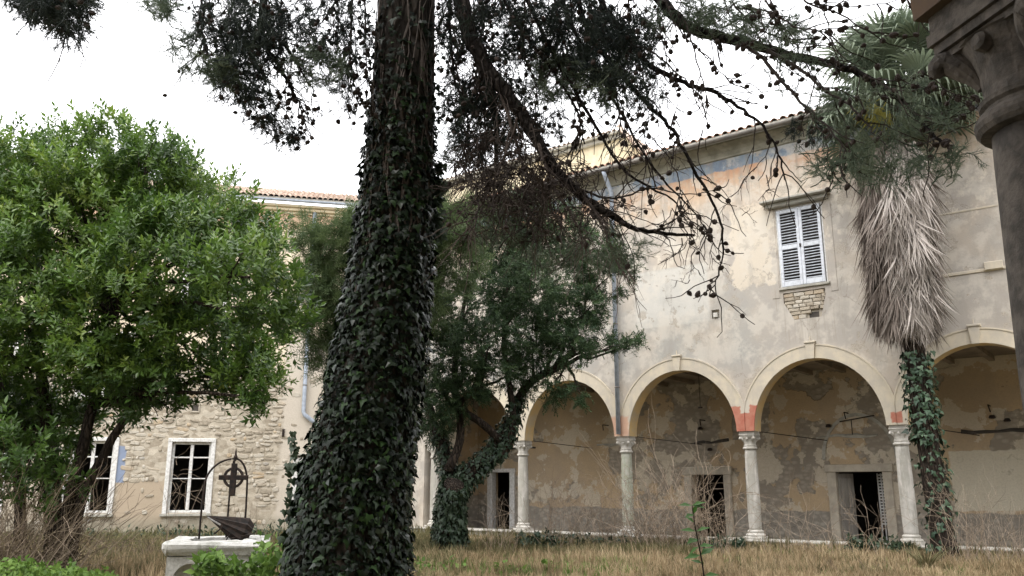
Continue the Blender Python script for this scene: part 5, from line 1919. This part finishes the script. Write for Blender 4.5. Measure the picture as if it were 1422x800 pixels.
# cone-shaped iron cover lying tilted on the rim
cv = thing('iron_well_cover', 'black pleated iron cone lying tilted across the well mouth', 'well cover', (0, 0, 0))
tip, mouth = P(286, 716, 10.75), P(338, 738, 10.9)
axd = norm(mouth - tip)
Lc = np.linalg.norm(mouth - tip)
e1 = norm(np.cross(axd, (0, 1, 0)))
e2 = np.cross(axd, e1)
cv.location = tuple(tip)
m_ = MB()
nf = 22
vs = [(0, 0, 0)]
for (t, r) in ((.55, .10), (1.0, .175), (1.18, .12)):
    for i in range(nf):
        a = 2 * math.pi * i / nf
        q_ = r * (1.0 if i % 2 else .82)
        vs.append(tuple(axd * Lc * t + e1 * q_ * math.cos(a) + e2 * q_ * 1.1 * math.sin(a)))
fs = [(0, 1 + (i + 1) % nf, 1 + i) for i in range(nf)]
for k in range(2):
    fs += [(1 + k * nf + i, 1 + k * nf + (i + 1) % nf, 1 + (k + 1) * nf + (i + 1) % nf, 1 + (k + 1) * nf + i) for i in range(nf)]
fs.append(tuple(1 + 2 * nf + i for i in range(nf)))
m_.add(vs, fs)
m_.build('cone', M['iron'], cv)
s0 = (P(288, 718, 10.6) - tip)
s1 = (P(306, 729, 10.6) - tip)
MB().tube([s0, s1], [.008, .013], 6).build('pale_strip', M['ironlight'], cv)  # pale strip along the cone near its tip
m_ = MB()
for (a, b_) in (((297, 742), (316, 726)), ((320, 748), (352, 741)), ((314, 750), (322, 738))):
    m_.tube([P(*a, 10.75) - tip, P(*b_, 10.75) - tip], .009, 6)
m_.build('hinge_bars', M['iron'], cv)

# ------------------------------------------------------------------ ground vegetation
TBL = [T_blade(6, .42, .022) for _ in range(5)]


def field(name, mat, n, ylo, yhi, size, xlo=-200, xhi=1600, ht=(.7, 1.3), cond=None, power=1.0, z=-.02):
    S = Soup()
    Y = ylo + (yhi - ylo) * rng.random(n) ** power
    px = xlo + (xhi - xlo) * rng.random(n)
    p = np.array([G_at(px[i], Y[i], z) for i in range(n)])
    # keep out of the buildings
    la = (p[:, 0] - 6.54) * math.cos(AA) + (p[:, 1] - 23.7) * math.sin(AA)
    ln_ = -(p[:, 0] - 6.54) * math.sin(AA) + (p[:, 1] - 23.7) * math.cos(AA)
    l2 = -(p[:, 0] + 11.2) * math.sin(LA) + (p[:, 1] - 29.8) * math.cos(LA)
    ok = (ln_ < -.15) & (l2 < -.1)
    ok &= (np.hypot(p[:, 0] - wc[0], p[:, 1] - wc[1]) > .8)
    if cond is not None:
        ok &= cond(px, Y)
    pa_ = .5 + .5 * np.sin(p[:, 0] * .9 + 3 * np.sin(p[:, 1] * .8)) * np.sin(p[:, 1] * 1.3 + p[:, 0] * .3)
    ok &= rng.random(n) < .45 + .55 * pa_
    p = p[ok]
    s = size * (.75 + .5 * pa_[ok]) * (ht[0] + (ht[1] - ht[0]) * rng.random(len(p)))
    a = rng.random(len(p)) * 6.28
    R_ = np.stack([np.stack([np.cos(a), -np.sin(a), 0 * a], 1), np.stack([np.sin(a), np.cos(a), 0 * a], 1), np.stack([0 * a, 0 * a, 1 + 0 * a], 1)], 1)
    patch = .5 + .5 * np.sin(p[:, 0] * 1.7 + 2 * np.sin(p[:, 1] * 1.1)) * np.sin(p[:, 1] * .9 + p[:, 0] * .4)
    rn = np.clip(.55 * patch + .45 * rng.random(len(p)), 0, 1)
    for k in range(5):
        m = np.arange(len(p)) % 5 == k
        S.add(*TBL[k], p[m], R_[m], s[m], rn[m])
    return S.build(name, mat, kind='stuff', label=None)


field('dry_grass', M['straw'], 15000, 14, 26, .27, 540, 1560)
field('dry_grass', M['straw'], 4200, 13, 25, .30, -150, 540)
field('olive_grass', M['olive'], 9000, 14, 30, .36, -200, 640)
field('olive_grass', M['olive'], 3800, 15, 26, .25, 560, 1500)
field('olive_grass', M['olive'], 2600, 19.8, 23.5, .34, 560, 960)
field('green_grass', M['green'], 900, 15.2, 18, .26, 250, 900)
TBL = [T_blade(3, .30, .012) for _ in range(5)]
field('tall_straw', M['straw'], 2200, 15.5, 19.5, .46, -150, 1560)
field('tall_straw', M['straw'], 1200, 13, 16, .55, -150, 500)
TBL = [T_blade(8, .6, .035) for _ in range(5)]
field('low_weeds', M['green'], 2200, 15.5, 23, .20, 300, 1500, cond=lambda px, Y: np.sin(px * .021) * np.sin(px * .0077 + Y) > .05)
field('low_weeds', M['olive'], 1600, 15.5, 24, .26, -150, 1500, cond=lambda px, Y: np.sin(px * .017 + 1) * np.sin(px * .0057 + Y * .8) > .05)
TBL = [T_blade(6, .42, .022) for _ in range(5)]
# near strip that only shows where the ground drops out of frame
field('dry_grass', M['straw'], 2500, 3.5, 14, .30, -100, 1500)


# ragged growth against the parapet
S = Soup()
for (cnt, mt) in ((1500, None),):
    lx = rng.uniform(-12.5, 11, cnt)
    keep = rng.random(cnt) < .35 + .65 * (.5 + .5 * np.sin(lx * 1.7 + np.sin(lx * .6) * 2))
    lx = lx[keep]
    ly = -rng.uniform(.22, 1.3, len(lx))
    p = np.stack([6.54 + lx * math.cos(AA) - ly * math.sin(AA), 23.7 + lx * math.sin(AA) + ly * math.cos(AA), 0 * lx - .02], 1)
    for k in range(5):
        m = np.arange(len(p)) % 5 == k
        S.add(*TBL[k], p[m], np.repeat(np.eye(3)[None], m.sum(), 0), .20 + .34 * rng.random(m.sum()) ** 2)
S.build('parapet_grass', M['olive'], kind='stuff')


def leafy_patch(name, label, cat, boxes, Y, dy, n, size, mat, stemh=.3, T=LEAF):
    t = thing(name, label, cat, tuple(G_at(sum(b[0] for b in boxes) / len(boxes), Y)))
    S = Soup()
    mb = MB()
    for (px, py, rx, ry, k) in boxes:
        m = int(n * k)
        c = np.array([P(px + rx * rng.uniform(-1, 1), py + ry * (1 - 2 * rng.random() ** 1.6 * (.65 + .35 * math.sin(px * 3 + i_ * .37))), Y + dy * rng.uniform(-1, 1)) for i_ in range(m)])
        keep = c[:, 2] > .02
        c = c[keep]
        m = len(c)
        d = norm(rng.normal(0, .6, (m, 3)) + np.array([0, -.25, .35]))
        S.add(*T, c, basis(d, norm(np.array([0, -.3, 1.0]) + rng.normal(0, .4, (m, 3)))), size * (.55 + .8 * rng.random(m)))
        for i in range(0, m, 5):
            g0 = np.array([c[i][0] + rng.normal(0, .08), c[i][1] + rng.normal(0, .08), 0])
            mb.tube([g0, (g0 + c[i]) / 2 + rng.normal(0, .03, 3), c[i]], [.006, .004, .002], 3, False)
    S.build('leaves', mat, t, world=True, kind='stuff')
    mb.build('stems', M['green'], t, world=True, kind='stuff')
    return t


TBROAD = T_leaf(.34, .07, -.12)
leafy_patch('bramble', 'bright green bramble growing up the front of the stone wellhead', 'bramble', [(300, 785, 30, 16, 1), (290, 772, 16, 10, .5), (340, 790, 40, 14, 1.0), (375, 765, 25, 22, .8)], 9.7, .3, 210, .10, M['green'], T=TBROAD)
leafy_patch('weed_patch', 'bright green leafy weeds in the lower left corner', 'weeds', [(40, 792, 70, 12, 1), (100, 797, 60, 7, .7), (20, 782, 30, 6, .3)], 12.4, 1.2, 760, .085, M['green'], T=TBROAD)
leafy_patch('weed_patch', 'low green weeds between the pine trunk and the arcade', 'weeds', [(740, 790, 60, 9, 1), (680, 795, 60, 6, .5), (600, 782, 50, 8, .4)], 16.6, .7, 300, .12, M['green'], T=TBROAD)
leafy_patch('ivy_mound', 'dark ivy hummock over the parapet left of the mossy column', 'ivy', [(745, 748, 28, 10, 1), (800, 752, 40, 10, 1.2), (858, 755, 30, 10, 1)], 22.6, .9, 380, .12, M['ivy2'], T=IVY)
leafy_patch('ivy_mound', 'grey-green ivy over the parapet below the middle doorway', 'ivy', [(1000, 752, 34, 9, 1), (960, 756, 20, 8, .4)], 22.4, .5, 360, .11, M['ivy2'], T=IVY)
leafy_patch('ivy_mound', 'ivy tuft at the foot of the right marble column', 'ivy', [(1215, 752, 40, 10, 1), (1262, 762, 16, 10, .5)], 20.6, .5, 300, .11, M['ivy2'], T=IVY)
leafy_patch('scrub', 'dark low scrub along the foot of the rubble stone range', 'scrub', [(360, 735, 50, 10, 1), (180, 742, 70, 10, .8), (260, 738, 40, 8, .6)], 26.5, .8, 420, .14, M['ivy2'], T=LEAF)

# tuft of strap leaves near the palm foot
tuft = thing('strap_leaf_tuft', 'green grassy tuft of strap leaves at the foot of the palm', 'plant', tuple(G_at(1282, 17.0)))
S = Soup()
c = G_at(1282, 17.0)
for i in range(70):
    a = rng.random() * 6.28
    d = np.array([math.cos(a) * .55, math.sin(a) * .6, 1.0])
    S.add(*T_leaf(.022, .01, -.2), (c + np.array([math.cos(a), math.sin(a), 0]) * .12 * rng.random())[None], basis(d[None], np.array([[-d[0], -d[1], .6]])), .36 + .25 * rng.random())
S.build('leaves', M['olive'], tuft, world=True, kind='stuff')

# leafy sapling close by
sb_ = thing('young_sapling', 'single leafy green sapling standing in dry grass before the arcade', 'sapling', tuple(G_at(972, 9.0)))
sp = spline([G_at(976, 9.0), P(978, 805, 9.0), P(972, 765, 9.0), P(966, 735, 9.0), P(961, 702, 9.0)], 12)
MB().tube(sp, np.linspace(.011, .004, 12), 6).build('stem', M['darkbark'], sb_, world=True)
slm = leafmesh('leaf', T_leaf(.24, .05, -.10), M['sapling'])
for (px, py, dx, dz, s) in ((956, 705, -1, .1, .16), (966, 703, .6, .2, .15), (958, 712, -1, -.2, .15), (966, 708, .9, -.1, .14), (952, 738, -1, .15, .17), (955, 748, -1, -.2, .19), (974, 742, .9, .35, .16), (960, 755, -.7, -.5, .15),
                            (976, 770, .9, .45, .20), (982, 764, .8, .1, .17), (955, 770, -1, -.1, .19), (965, 787, -.8, .3, .13), (985, 798, 1, .15, .16), (960, 730, -.6, .5, .12), (966, 720, .3, .8, .12)):
    a = sp[int(np.argmin(np.abs(sp[:, 2] - P(966, py, 9.0)[2])))]
    d = norm(np.array([dx, rng.normal(-.2, .4), dz]))
    inst('leaf', slm, sb_, a, basis(d[None], norm(np.array([[0, -.55, 1.0]])))[0], s)


# dry stalk bushes


def dry_bush(label, px, Y, wpx, hpx, n, mat, thick=.006, arch=.5, branch=2, curl=.12, cat='dead shrub', lean=0.0):
    c = G_at(px, Y)
    k = ppm(c)
    t = thing('dry_shrub', label, cat, tuple(c))
    mb = MB()
    for i in range(n):
        b0_ = c + np.array([rng.uniform(-1, 1) * wpx / k, rng.uniform(-.6, .6), 0])
        H = hpx / k * (.35 + .65 * rng.random() ** 1.2)
        d = norm(np.array([rng.normal(lean, .35), rng.normal(0, .35), 1.2]))
        m = 10
        pp = [b0_]
        for s in range(m):
            d = norm(d + rng.normal(0, curl, 3) + np.array([0, 0, -arch * .10 * s / m]))
            pp.append(pp[-1] + d * H / m * 1.1)
        mb.tube(pp, np.linspace(thick, thick * .4, m + 1), 3, False)
        for b_ in range(branch):
            s = int(rng.integers(2, m - 1))
            d2 = norm(norm(pp[s + 1] - pp[s]) + rng.normal(0, .6, 3))
            q2 = [pp[s]]
            for u in range(5):
                d2 = norm(d2 + rng.normal(0, .2, 3) + np.array([0, 0, -.04]))
                q2.append(q2[-1] + d2 * H * .085)
            mb.tube(q2, np.linspace(thick * .6, thick * .25, 6), 3, False)
    mb.build('stalks', mat, t, world=True, kind='stuff')


dry_bush('tall pale tangle of dead stalks before the middle arch doorway', 925, 21.2, 55, 195, 70, M['drystalk'], .008, .5, 4, .16)
dry_bush('dense brown bramble thicket against the parapet by the mossy column', 905, 22.2, 55, 95, 80, M['drystalk2'], .007, .9, 4, .2)
dry_bush('pale dead stalks before the wide arch left of the mossy column', 800, 22.2, 60, 130, 80, M['drystalk'], .007, .6, 3, .16)
dry_bush('thin bare stalks just right of the bramble, before the middle door', 1000, 20.6, 30, 150, 26, M['drystalk'], .007, .6, 3, .12)
dry_bush('sparse curling stalks before the dark right-hand doorway', 1180, 19.6, 50, 110, 26, M['drystalk'], .006, .7, 3, .18)
dry_bush('fine upright grass stalks beside the palm at the right edge', 1370, 18.0, 60, 130, 90, M['drystalk'], .005, .3, 2, .10)
dry_bush('sparse bare stems between the middle and right columns', 1095, 20.4, 50, 120, 22, M['drystalk'], .006, .5, 2, .15)
dry_bush('brown dead thicket beneath the broadleaf tree at far left', 10, 13.7, 70, 185, 210, M['drystalk2'], .008, .8, 3, .16, lean=.3)
dry_bush('pale leaning reeds in the lower left, before the thicket', 15, 13.1, 80, 215, 80, M['drystalk'], .006, .5, 1, .08, lean=.8)
dry_bush('dead weeds below the left pair of windows', 190, 19.0, 90, 45, 130, M['drystalk2'], .007, .8, 3, .18)
dry_bush('long pale canes trailing before the stone range', 210, 21.0, 60, 120, 12, M['drystalk'], .007, .9, 1, .12, lean=.5)
dry_bush('slim seed-head stalks right of the wellhead', 365, 24.0, 40, 60, 26, M['drystalk2'], .008, .1, 1, .05)
dry_bush('thin stalks beside the dark forked trunk', 690, 21.0, 30, 90, 26, M['drystalk'], .006, .4, 2, .14)
dry_bush('low dry stubble stalks along the bottom right', 1080, 16.5, 160, 24, 90, M['drystalk2'], .006, .2, 1, .1)
# curling bare vine inside the open casement
t = thing('dead_vine', 'curling dead vine hanging inside the white framed window', 'vine', (-11.2, 29.8, 0), LA)
m_ = MB()
for i in range(12):
    p0 = np.array([rng.uniform(-.5, .1), .10, rng.uniform(.8, 2.6)])
    d = norm(np.array([rng.normal(0, .6), -.1, rng.normal(.6, .6)]))
    pp = [p0]
    for s in range(9):
        d = norm(d + rng.normal(0, .28, 3) * np.array([1, .15, 1]))
        q_ = pp[-1] + d * .10
        q_[0], q_[1], q_[2] = np.clip(q_[0], -.6, .6), np.clip(q_[1], .0, .13), np.clip(q_[2], .78, 3.0)
        pp.append(q_)
    m_.tube(pp, np.linspace(.009, .004, 10), 3, False)
m_.build('stems', M['drystalk'], t)

for o_ in list(SC.objects):
    k_ = o_.name.split('.')[0]
    if o_.parent is None and o_.get('category'):
        g_ = {'dry_shrub': 'dead shrubs and stalks in the courtyard', 'ivy_mound': 'ivy tufts along the parapet', 'weed_patch': 'green weed patches in the grass'}.get(k_)
        if g_:
            o_['group'] = g_
